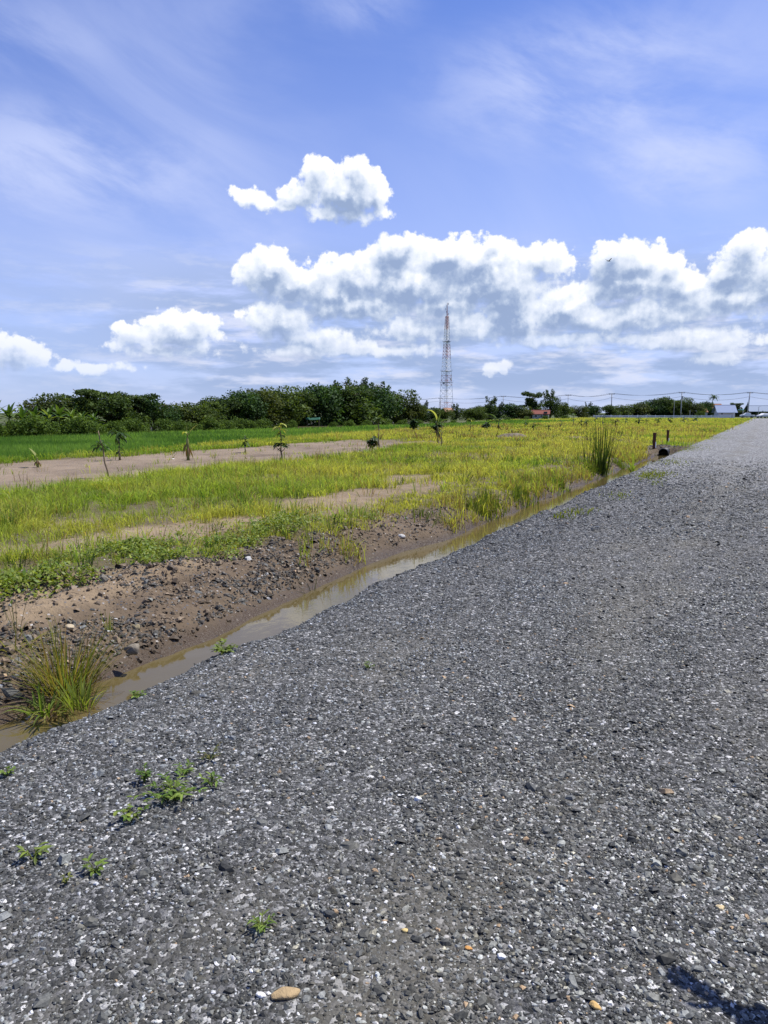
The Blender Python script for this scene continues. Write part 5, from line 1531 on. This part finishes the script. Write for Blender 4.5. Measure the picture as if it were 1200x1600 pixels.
# ------------------------------------------------------------------ power line along the cross road
def build_power_line():
    tops = []
    PL = [(560, 625, 470, .16, 'cable post hidden behind the dark grove'), (688, 622, 400, .20, 'cable post at the foot of the lattice tower'), (786, 619, 340, .16, 'thin pale cable post left of the red-roofed hut'), (887, 617, 312, .14, 'thin cable post right of the forked tree'),
          (955, 615, 300, .22, 'thick cable post with a crossarm at the left end of the railing'), (1064, 613, 285, .22, 'cable post inside the tree clump behind the railing'), (1170, 613, 272, .24, 'tall leaning cable post by the white cars'), (1275, 611, 262, .22, 'cable post beyond the right edge')]
    for px, yt, D, r, lab in PL:
        p = at_depth(px, D); p.z = -.15; h = height_at(yt, D, p.z)
        e = empty('utility_pole', p, YAW, label=lab, cat='utility pole', group='poles of the power line')
        lean = .055 * h if px == 1170 else 0
        m = MB(); m.tube([(-lean, 0, -.3), (-lean * .5, 0, h * .5), (0, 0, h)], [r, r * .85, r * .65], 8); m.build('post', M_CONC, e, smooth=True)
        m = MB(); m.box((0, 0, h - .35), (2.2, .12, .14)); m.build('crossarm', M_CABLE, e)
        for x in (-.95, .1, .95):
            i = MB(); i.tube([(x, 0, h - .28), (x, 0, h - .2), (x, 0, h - .12), (x, 0, h - .02)], [.05, .10, .06, .08], 8); i.build('insulator', M_STEEL, e)
        if px == 1064:
            t = MB(); t.tube([(.0, -.55, h - 2.6), (.0, -.55, h - 2.5), (0, -.55, h - 1.5), (0, -.55, h - 1.4)], [.2, .34, .34, .15], 12); t.build('transformer', M_STEEL, e)
        tops.append([p + CAM_RIGHT * x + Vector((0, 0, h)) for x in (-.95, .1, .95)] + [p + Vector((0, 0, h - 1.6))])
    for k_, lab in enumerate(('front power cable strung between the posts', 'middle power cable strung between the posts', 'rear power cable strung between the posts', 'low telephone cable strung below the crossarms')):
        m = MB()
        for a, b in zip(tops[:-1], tops[1:]):
            A, B = a[k_], b[k_]
            m.tube([A.lerp(B, i / 10) - Vector((0, 0, (1.0 if k_ < 3 else 1.3) * 4 * (i / 10) * (1 - i / 10))) for i in range(11)], .028 if k_ < 3 else .04, 4)
        m.build('power_cable', M_CABLE, None, label=lab, cat='cable', group='cables of the power line')
    # loose thin posts in the tree clump
    for px, yt, yb, D, lab in ((1053, 627, 652, 283, 'thin bare pole left of the post in the tree clump'), (1078, 641, 651, 279, 'short pole right of the post in the tree clump'), (1185, 636, 651, 268, 'bluish lamp pole right of the leaning post'), (1161, 642, 650, 262, 'short white marker pole beside the white car'), (1147, 642, 650, 262, 'white marker pole right of the grey-roofed building')):
        p = at_depth(px, D); p.z = -.1; h = height_at(yt, D, p.z)
        e = empty('pole', p, YAW, label=lab, cat='pole')
        m = MB(); m.tube([(0, 0, -.2), (0, 0, h)], [.11, .07], 7); m.build('post', M_WHITE if 'white' in lab else M_CONC, e)
        m = MB(); m.tube([(0, 0, h - .05), (.25, 0, h + .15), (.7, 0, h + .18)] if 'lamp' in lab else [(0, 0, h), (0, 0, h + .06)], .05, 6)
        m.build('cap' if 'lamp' not in lab else 'lamp_arm', M_STEEL, e)
build_power_line()

# ------------------------------------------------------------------ cross road, railing, houses, cars
def build_far_end():
    # asphalt cross road seen edge-on
    a, b = at_depth(880, 281), at_depth(1420, 246)
    d = (b - a).normalized(); n = Vector((-d.y, d.x, 0)); d.z = 0
    V = []
    for i in range(25):
        q = a.lerp(b, i / 24)
        for s in (0, 4.5): V.append((q.x + n.x * s, q.y + n.y * s, -.04))
    me = mesh_np('cross_road', V, grid_faces(2, 25)[:, ::-1], flat_mat('pale_asphalt', (.16, .16, .155), .9, .2, .2, .8))
    link('cross_road', me, kind='structure')
    # white railing along it
    A, B = at_depth(928, 279), at_depth(1142, 262); A.z = B.z = -.1
    dv = (B - A); ln = math.hypot(dv.x, dv.y); ang = math.atan2(dv.y, dv.x)
    e = empty('white_railing', A, ang, label='long low white concrete railing edging the far cross road', cat='railing')
    m = MB(); m.box((ln / 2, 0, .62), (ln, .16, .30)); m.build('top_rail', M_WHITE, e)
    m = MB(); m.box((ln / 2, 0, .22), (ln, .12, .2)); m.build('bottom_rail', M_WHITE, e)
    for i in range(int(ln / 3) + 1):
        m = MB(); m.box((i * 3, -.02, .46), (.24, .24, .96)); m.build('post', M_WHITE, e)

    def roofmat(n, c): return flat_mat(n, c, .8, .25, .18, 3)
    RED, ORANGE, BLUE, GREY, TEAL = roofmat('red_roof', (.19, .06, .042)), roofmat('orange_roof', (.28, .125, .072)), roofmat('blue_grey_roof', (.20, .25, .37)), roofmat('grey_roof', (.22, .27, .35)), roofmat('teal_roof', (.16, .42, .50))
    WALL = flat_mat('plaster', (.62, .60, .60), .9, .2, .1, 1.5); WALL2 = flat_mat('grey_plaster', (.34, .35, .34), .9, .2, .2, 1.5)
    GLASS = flat_mat('dark_opening', (.03, .035, .04), .3, .5, .2, 2)
    def house(name, px, D, w, dp, hw, hr, roofm, wallm, label, cat, rz=0.0, over=.35, wins=(), door=None, z=-.1, gable=True, open_front=False):
        """ridge runs along local x (sideways in the view)"""
        p = at_depth(px, D); p.z = z
        e = empty(name, p, YAW + rz, label=label, cat=cat)
        t = .12
        if not open_front:
            b = MB()
            b.box((0, -dp / 2, hw / 2), (w, t, hw)); b.box((0, dp / 2, hw / 2), (w, t, hw))
            for s in (-1, 1):
                x = s * (w / 2 - t / 2)
                b.add([(x - t / 2, -dp / 2 + t / 2, 0), (x + t / 2, -dp / 2 + t / 2, 0), (x + t / 2, dp / 2 - t / 2, 0), (x - t / 2, dp / 2 - t / 2, 0), (x - t / 2, -dp / 2 + t / 2, hw), (x + t / 2, -dp / 2 + t / 2, hw), (x + t / 2, dp / 2 - t / 2, hw), (x - t / 2, dp / 2 - t / 2, hw), (x - t / 2, 0, hw + hr * .97), (x + t / 2, 0, hw + hr * .97)],
                      [(0, 1, 5, 4), (2, 3, 7, 6), (1, 2, 6, 9, 5), (3, 0, 4, 8, 7)])
            b.build('wall', wallm, e)
        else:
            for i in range(5):
                for y in (-dp / 2 + .3, dp / 2 - .3):
                    b = MB(); b.box((-w / 2 + .4 + i * (w - .8) / 4, y, hw / 2), (.22, .22, hw)); b.build('post', wallm, e)
            b = MB(); b.box((0, dp / 2 - .1, hw * .45), (w, .1, hw * .9)); b.build('wall', GLASS, e)
        b = MB(); o = over; k_ = 1 + o / (dp / 2)
        for s in (-1, 1):
            y0, z0 = s * dp / 2 * k_, hw - hr * (k_ - 1)
            x = w / 2 + o
            b.add([(-x, y0, z0), (x, y0, z0), (x, 0, hw + hr), (-x, 0, hw + hr), (-x, y0, z0 + .12), (x, y0, z0 + .12), (x, 0, hw + hr + .13), (-x, 0, hw + hr + .13)],
                  [(0, 3, 2, 1), (4, 5, 6, 7), (0, 1, 5, 4), (1, 2, 6, 5), (3, 0, 4, 7)] if s < 0 else [(0, 1, 2, 3), (7, 6, 5, 4), (4, 5, 1, 0), (5, 6, 2, 1), (7, 4, 0, 3)])
        r = b.build('roof', roofm, e)
        b = MB(); b.tube([(-w / 2 - o, 0, hw + hr + .13), (w / 2 + o, 0, hw + hr + .13)], .11, 6); b.build('ridge', roofm, r)
        for (x, zc, ww, hh) in wins:
            b = MB(); b.box((x, -dp / 2 - t / 2 - .01, zc), (ww, .05, hh)); f = b.build('window', M_WHITE, e)
            b = MB(); b.box((x, -dp / 2 - t / 2 - .03, zc), (ww - .14, .04, hh - .14)); b.build('pane', GLASS, f)
        if door:
            b = MB(); b.box((door, -dp / 2 - t / 2 - .01, 1.0), (.95, .06, 2.0)); f = b.build('door', GLASS, e)
            b = MB(); b.box((door + .36, -dp / 2 - t / 2 - .06, 1.0), (.05, .05, .16)); b.build('handle', M_STEEL, f)
        return e
    house('hut', 845, 206, 4.2, 3.2, 1.45, .85, RED, WALL2, 'small hut with a red tiled roof under the two dark trees', 'hut', -.25, .35, ((-1.2, .85, .8, .7), (.3, .85, .7, .6)), 1.3, z=-.1)
    house('roadside_house', 1132, 272, 5.3, 6.5, 2.15, 2.1, BLUE, WALL, 'pale building with a blue-grey roof beside the railing', 'building', -.18, .75, ((-1.6, 1.35, .7, .6),), None)
    house('orange_house', 1116, 318, 5.2, 5.5, 3.2, 2.0, ORANGE, WALL2, 'house with an orange hipped roof behind the blue-grey roofed building', 'house', .3, .6, ((-1.2, 1.8, 1, 1), (1.2, 1.8, 1, 1)), None)
    house('orange_shed', 1098, 305, 2.4, 2.6, 2.1, .9, ORANGE, WALL2, 'small shed with an orange roof half hidden in the trees', 'shed', .2, .3, ((0, 1.2, .7, .6),), None)
    house('tower_house', 700, 392, 4.4, 4.6, 2.3, 1.7, roofmat('tan_roof', (.34, .19, .12)), flat_mat('tan_plaster', (.50, .36, .26), .9, .2, .1, 2), 'house with a dull tan-orange roof at the foot of the lattice tower', 'house', .4, .5, ((-.8, 1.5, .8, .8), (.9, 1.5, .8, .8)), None)
    house('market_hall', 1196, 330, 15, 7, 2.5, 2.1, GREY, M_CONC, 'long open hall with a pale grey roof at the right edge', 'hall', -.1, .6, (), None, open_front=True)
    house('teal_house', 1159, 352, 4.6, 5, 1.9, 1.3, TEAL, WALL, 'small building with a teal roof behind the leaning post', 'building', 0, .4, ((0, 1.2, .9, .7),), None)
    house('white_shed', 649, 168, 1.0, 1.2, .45, .4, M_WHITE, WALL2, 'tiny white-roofed shed at the right end of the grove', 'shed', .2, .15, ((0, .25, .3, .2),), None)
    # green tarpaulin shelter under the grove
    p = at_depth(489, 104); p.z = -.3
    e = empty('tarpaulin_shelter', p, YAW + .1, label='low shelter with a green tarpaulin under the dark grove', cat='shelter')
    for x in (-.8, .8):
        for y in (-.5, .5):
            m = MB(); m.tube([(x, y, 0), (x, y, 1.0)], .025, 6); m.build('pole', M_TWIG, e)
    N = 12; V = [(-.95 + 1.9 * i / (N - 1), -.65 + 1.3 * j / (N - 1), 1.02 + .32 * (1 - abs(-1 + 2 * j / (N - 1))) - .07 * math.sin(math.pi * i / (N - 1))) for j in range(N) for i in range(N)]
    me = mesh_np('tarpaulin', V, grid_faces(N, N), flat_mat('green_tarpaulin', (.014, .075, .048), .7, .2, .2, 4), smooth=True); o = link('tarpaulin', me, e)
    s = o.modifiers.new('thickness', 'SOLIDIFY'); s.thickness = .01

    # cars
    def car(px, D, rz, label, pickup=True):
        p = at_depth(px, D); p.z = -.04
        e = empty('parked_car', p, YAW + rz, label=label, cat='car', group='white cars on the far cross road')
        prof = [(-2.2, .45), (-2.2, .95), (-1.0, 1.0), (-.95, 1.05), (-.65, 1.62), (.55, 1.66), (1.15, 1.08), (2.1, .95), (2.25, .7), (2.25, .45)] if pickup else [(-2.1, .45), (-2.15, .9), (-1.95, 1.02), (-1.6, 1.5), (.2, 1.52), (1.0, 1.02), (2.0, .88), (2.15, .65), (2.15, .45)]
        W = .86; k_ = len(prof)
        V = []
        for s in (-1, 1):
            for x, z in prof: V.append((x, s * (W - (.13 if z > 1.2 else 0)), z))
        Fc = [tuple(range(k_ - 1, -1, -1)), tuple(range(k_, 2 * k_))] + [(i, (i + 1) % k_, k_ + (i + 1) % k_, k_ + i) for i in range(k_)]
        b = MB(); b.add(V, [f[::-1] for f in Fc]); o = b.build('body', CARW, e)
        bv = o.modifiers.new('bevel', 'BEVEL'); bv.width = .05; bv.segments = 2
        b = MB()
        for s in (-1, 1):
            y = s * (W - .06)
            y2 = s * (W - .125)
            b.add([(-.72, y2 + s * .01, 1.12), (.9, y2 + s * .03, 1.12), (.5, y2 + s * .012, 1.56), (-.55, y2 + s * .012, 1.56)] if pickup else [(-1.6, y2 + s * .03, 1.08), (.75, y2 + s * .03, 1.08), (.15, y2 + s * .012, 1.44), (-1.4, y2 + s * .012, 1.44)], [(0, 1, 2, 3)] if s < 0 else [(3, 2, 1, 0)])
        b.build('side_window', GLASS, e)
        for x in (-1.35, 1.4):
            for s in (-1, 1):
                b = MB(); b.tube([(x, s * .62, .36), (x, s * .87, .36)], .36, 18); w = b.build('wheel', M_DARKP, e)
                b = MB(); b.tube([(x, s * .8, .36), (x, s * .885, .36)], .2, 12); b.build('rim', M_STEEL, w)
        for s in (-1, 1):
            b = MB(); b.box((2.18, s * .6, .78), (.1, .32, .16)); b.build('headlight', M_STEEL, e)
            b = MB(); b.box((-2.15, s * .68, .8), (.1, .16, .26)); b.build('taillight', M_REDP, e)
    CARW = flat_mat('car_paint', (.78, .78, .78), .25, .5, .03, 2)
    car(1168, 256, 2.9, 'white pickup parked left of the bluish lamp pole')
    car(1193, 246, 3.4, 'white car at the right edge where the gravel road ends', False)
    # heap of orange soil at the road end
    heap(1199, 648.5, 16, 1.1, 'heap of orange soil at the right edge by the white car', 'soil_heap', 'soil heap', (.45, .25, .12), .6, 60, (.5, .3, .15))
build_far_end()

# ------------------------------------------------------------------ bird
def build_bird():
    p = at_depth(951, 60, 408)
    e = empty('bird', p, YAW + .6, label='small dark bird flying before the tower cloud', cat='bird')
    m = MB(); m.tube([(-.17, 0, -.02), (-.10, 0, 0), (0, 0, .012), (.09, 0, .01), (.14, 0, .015), (.17, 0, .01), (.195, 0, .005)], [.006, .022, .036, .032, .022, .02, .003], 10, (.02, .02, .02)); m.build('body', M_CABLE, e, smooth=True)
    for s in (-1, 1):
        m = MB(); m.add([(.06, s * .02, .015), (-.06, s * .02, .01), (-.05, s * .13, .075), (.065, s * .13, .085), (-.07, s * .30, .16), (.0, s * .31, .168)], [(0, 1, 2, 3), (3, 2, 4, 5)] if s > 0 else [(3, 2, 1, 0), (5, 4, 2, 3)])
        o = m.build('wing', M_CABLE, e); sd = o.modifiers.new('thickness', 'SOLIDIFY'); sd.thickness = .008
    m = MB(); m.add([(-.13, -.012, 0), (-.13, .012, 0), (-.24, .045, 0), (-.21, 0, 0), (-.24, -.045, 0)], [(0, 1, 2, 3, 4)]); o = m.build('tail', M_CABLE, e); sd = o.modifiers.new('thickness', 'SOLIDIFY'); sd.thickness = .008
build_bird()

# ------------------------------------------------------------------ unseen person added on the road right of the picture; the outstretched arm throws the shadow at the bottom right
def skin_obj(name, chains, mat, parent, sub=2, root=None):
    """chains: lists of (point, (rx, ry)); shared points join"""
    idx, V, Rr, E = {}, [], [], []
    def vid(p, r):
        k_ = tuple(round(c, 4) for c in p)
        if k_ not in idx:
            idx[k_] = len(V); V.append(k_); Rr.append(r)
        return idx[k_]
    for ch in chains:
        ids = [vid(p, r) for p, r in ch]
        E += [(a, b) for a, b in zip(ids[:-1], ids[1:]) if a != b]
    me = bpy.data.meshes.new(name); me.from_pydata(V, E, []); me.materials.append(mat)
    o = link(name, me, parent)
    m = o.modifiers.new('skin', 'SKIN'); m.use_smooth_shade = True; m.branch_smoothing = .6
    if not me.skin_vertices: me.attributes  # layer comes with the modifier
    for i, sv in enumerate(me.skin_vertices[0].data):
        r = Rr[i]; sv.radius = r if isinstance(r, tuple) else (r, r); sv.use_root = (i == 0)
    s = o.modifiers.new('subsurf', 'SUBSURF'); s.levels = sub; s.render_levels = sub
    return o

def build_person():
    base = CAM_RIGHT * 2.02 + CAM_FWD * 1.62
    base.z = 0.012
    face = YAW + R(38)               # facing left-forward, across the road towards the field
    e = empty('person', base, face, label='unseen person in a loose dark shirt added right of the view, arm stretched out to cast the shadow', cat='person')
    W2L = Matrix.Rotation(-face, 3, 'Z')
    def loc(right, fwd, z): return tuple(W2L @ (CAM_RIGHT * right + CAM_FWD * fwd - Vector((base.x, base.y, 0))) + Vector((0, 0, z - base.z)))
    # local frame: +Y is where the person faces, +X their right
    hip, chest, neck = (0, 0, .92), (0, .01, 1.24), (0, .0, 1.42)
    shL, shR = (-.17, .0, 1.37), (.17, .0, 1.37)
    elL = loc(1.79, 1.95, 1.27); wrL = loc(1.555, 2.17, 1.23)
    hdL = loc(1.50, 2.225, 1.225)
    elR, wrR = (.235, -.03, 1.09), (.245, .06, .85); hdR = (.247, .085, .77)
    body = [
        [(hip, (.13, .10)), ((0, 0, 1.06), (.125, .095)), (chest, (.15, .105)), ((0, 0, 1.36), (.10, .08)), (neck, (.052, .055)), ((0, .012, 1.50), (.06, .07)), ((0, .025, 1.575), (.074, .093)), ((0, .018, 1.64), (.07, .088)), ((0, .01, 1.69), (.04, .05))],
        [((0, 0, 1.36), (.10, .08)), (shL, (.06, .06)), (elL, (.042, .042)), (wrL, (.027, .03)), (hdL, (.04, .018))],
        [((0, 0, 1.36), (.10, .08)), (shR, (.06, .06)), (elR, (.042, .042)), (wrR, (.027, .03)), (hdR, (.018, .04))],
    ]
    for s in (-1, 1):
        body.append([(hip, (.13, .10)), ((s * .10, 0, .84), (.085, .09)), ((s * .115, .015, .47), (.056, .058)), ((s * .12, -.015, .30), (.052, .056)), ((s * .125, -.01, .085), (.035, .04)), ((s * .13, .05, .045), (.038, .03)), ((s * .14, .14, .03), (.036, .022))])
    # fingers: four of different length and a thumb from the side of each palm
    def hand(pw, ph, side, curl):
        P, H = Vector(pw), Vector(ph); d = (H - P).normalized(); sd = Vector(side).normalized(); dn = d.cross(sd).normalized()
        for i, (off, ln) in enumerate(((-.030, .072), (-.010, .082), (.011, .077), (.030, .060))):
            k0 = H + sd * off * .6; k1 = H + d * .045 + sd * off; k2 = k1 + (d + dn * curl).normalized() * ln * .55; k3 = k2 + (d * .7 + dn * curl * 2.2).normalized() * ln * .45
            body.append([(ph, (.04, .018)), (tuple(k1), (.0095, .0095)), (tuple(k2), (.0085, .0085)), (tuple(k3), (.007, .007))])
        t1 = P + d * .035 - sd * .038; t2 = t1 + (d * .7 - sd * .7).normalized() * .035; t3 = t2 + (d - sd * .25).normalized() * .028
        body.append([(pw, (.027, .03)), (tuple(t1), (.012, .012)), (tuple(t2), (.0105, .0105)), (tuple(t3), (.008, .008))])
    dv = (Vector(hdL) - Vector(wrL)).normalized()
    hand(wrL, hdL, dv.cross(Vector((0, 0, 1))), .35)
    hand(wrR, hdR, (0, -1, .1), .5)
    skin_m = flat_mat('skin', (.36, .20, .13), .55, .35, .08, 12)
    skin_obj('body', body, skin_m, e)
    shirt = [
        [((0, 0, .86), (.165, .13)), ((0, 0, 1.06), (.155, .12)), (chest, (.175, .13)), ((0, 0, 1.37), (.115, .09)), ((0, 0, 1.41), (.075, .07))],
        [((0, 0, 1.37), (.115, .09)), (shL, (.082, .08)), (elL, (.078, .078)), (tuple(Vector(elL).lerp(Vector(wrL), .92)), (.062, .062))],
        [((0, 0, 1.37), (.115, .09)), (shR, (.082, .08)), (elR, (.07, .07)), (tuple(Vector(elR).lerp(Vector(wrR), .85)), (.058, .058))],
    ]
    skin_obj('shirt', shirt, flat_mat('dark_cotton', (.03, .035, .06), .9, .1, .2, 18), e)
    tr = []
    for s in (-1, 1):
        tr.append([((0, 0, .93), (.15, .115)), ((s * .10, 0, .83), (.108, .108)), ((s * .116, .015, .47), (.08, .082)), ((s * .125, -.012, .12), (.068, .072))])
    skin_obj('trousers', tr, flat_mat('grey_trousers', (.10, .10, .11), .9, .1, .15, 18), e)
    for s in (-1, 1):
        b = MB(); pr = [(-.075, .035), (-.07, .05), (.02, .052), (.11, .042), (.185, .036), (.205, .024), (.20, .006), (-.07, .006)]
        nn = len(pr); wv = [.034, .038, .042, .047, .036, .02, .036, .034]
        V = [(s * .132 + sx * wv[i], y, z) for sx in (-1, 1) for i, (y, z) in enumerate(pr)] 
        b.add(V, [tuple(range(nn))[::-1], tuple(range(nn, 2 * nn))] + [(i, (i + 1) % nn, nn + (i + 1) % nn, nn + i) for i in range(nn)])
        o = b.build('shoe', M_DARKP, e, smooth=False); bv = o.modifiers.new('bevel', 'BEVEL'); bv.width = .012; bv.segments = 2
    # face and hair
    hair = flat_mat('black_hair', (.012, .010, .010), .6, .4, .3, 60, bump=.5)
    def ball(name, c, r, mat):
        bm = bmesh.new(); bmesh.ops.create_uvsphere(bm, u_segments=16, v_segments=10, radius=1)
        for v in bm.verts: v.co = Vector((v.co.x * r[0] + c[0], v.co.y * r[1] + c[1], v.co.z * r[2] + c[2]))
        me = bpy.data.meshes.new(name); bm.to_mesh(me); bm.free()
        for f in me.polygons: f.use_smooth = True
        me.materials.append(mat); return link(name, me, e)
    ball('hair', (0, -.006, 1.632), (.083, .098, .085), hair)
    for s in (-1, 1):
        ball('eye', (s * .030, .094, 1.592), (.0125, .010, .008), flat_mat('eye_white', (.75, .73, .70), .3, .5, .02, 5))
        ball('ear', (s * .077, .008, 1.575), (.010, .02, .032), skin_m)
    ball('nose', (0, .112, 1.562), (.013, .018, .022), skin_m)
    ball('mouth', (0, .100, 1.528), (.023, .008, .007), flat_mat('lips', (.30, .12, .10), .5, .3, .05, 9))
build_person()
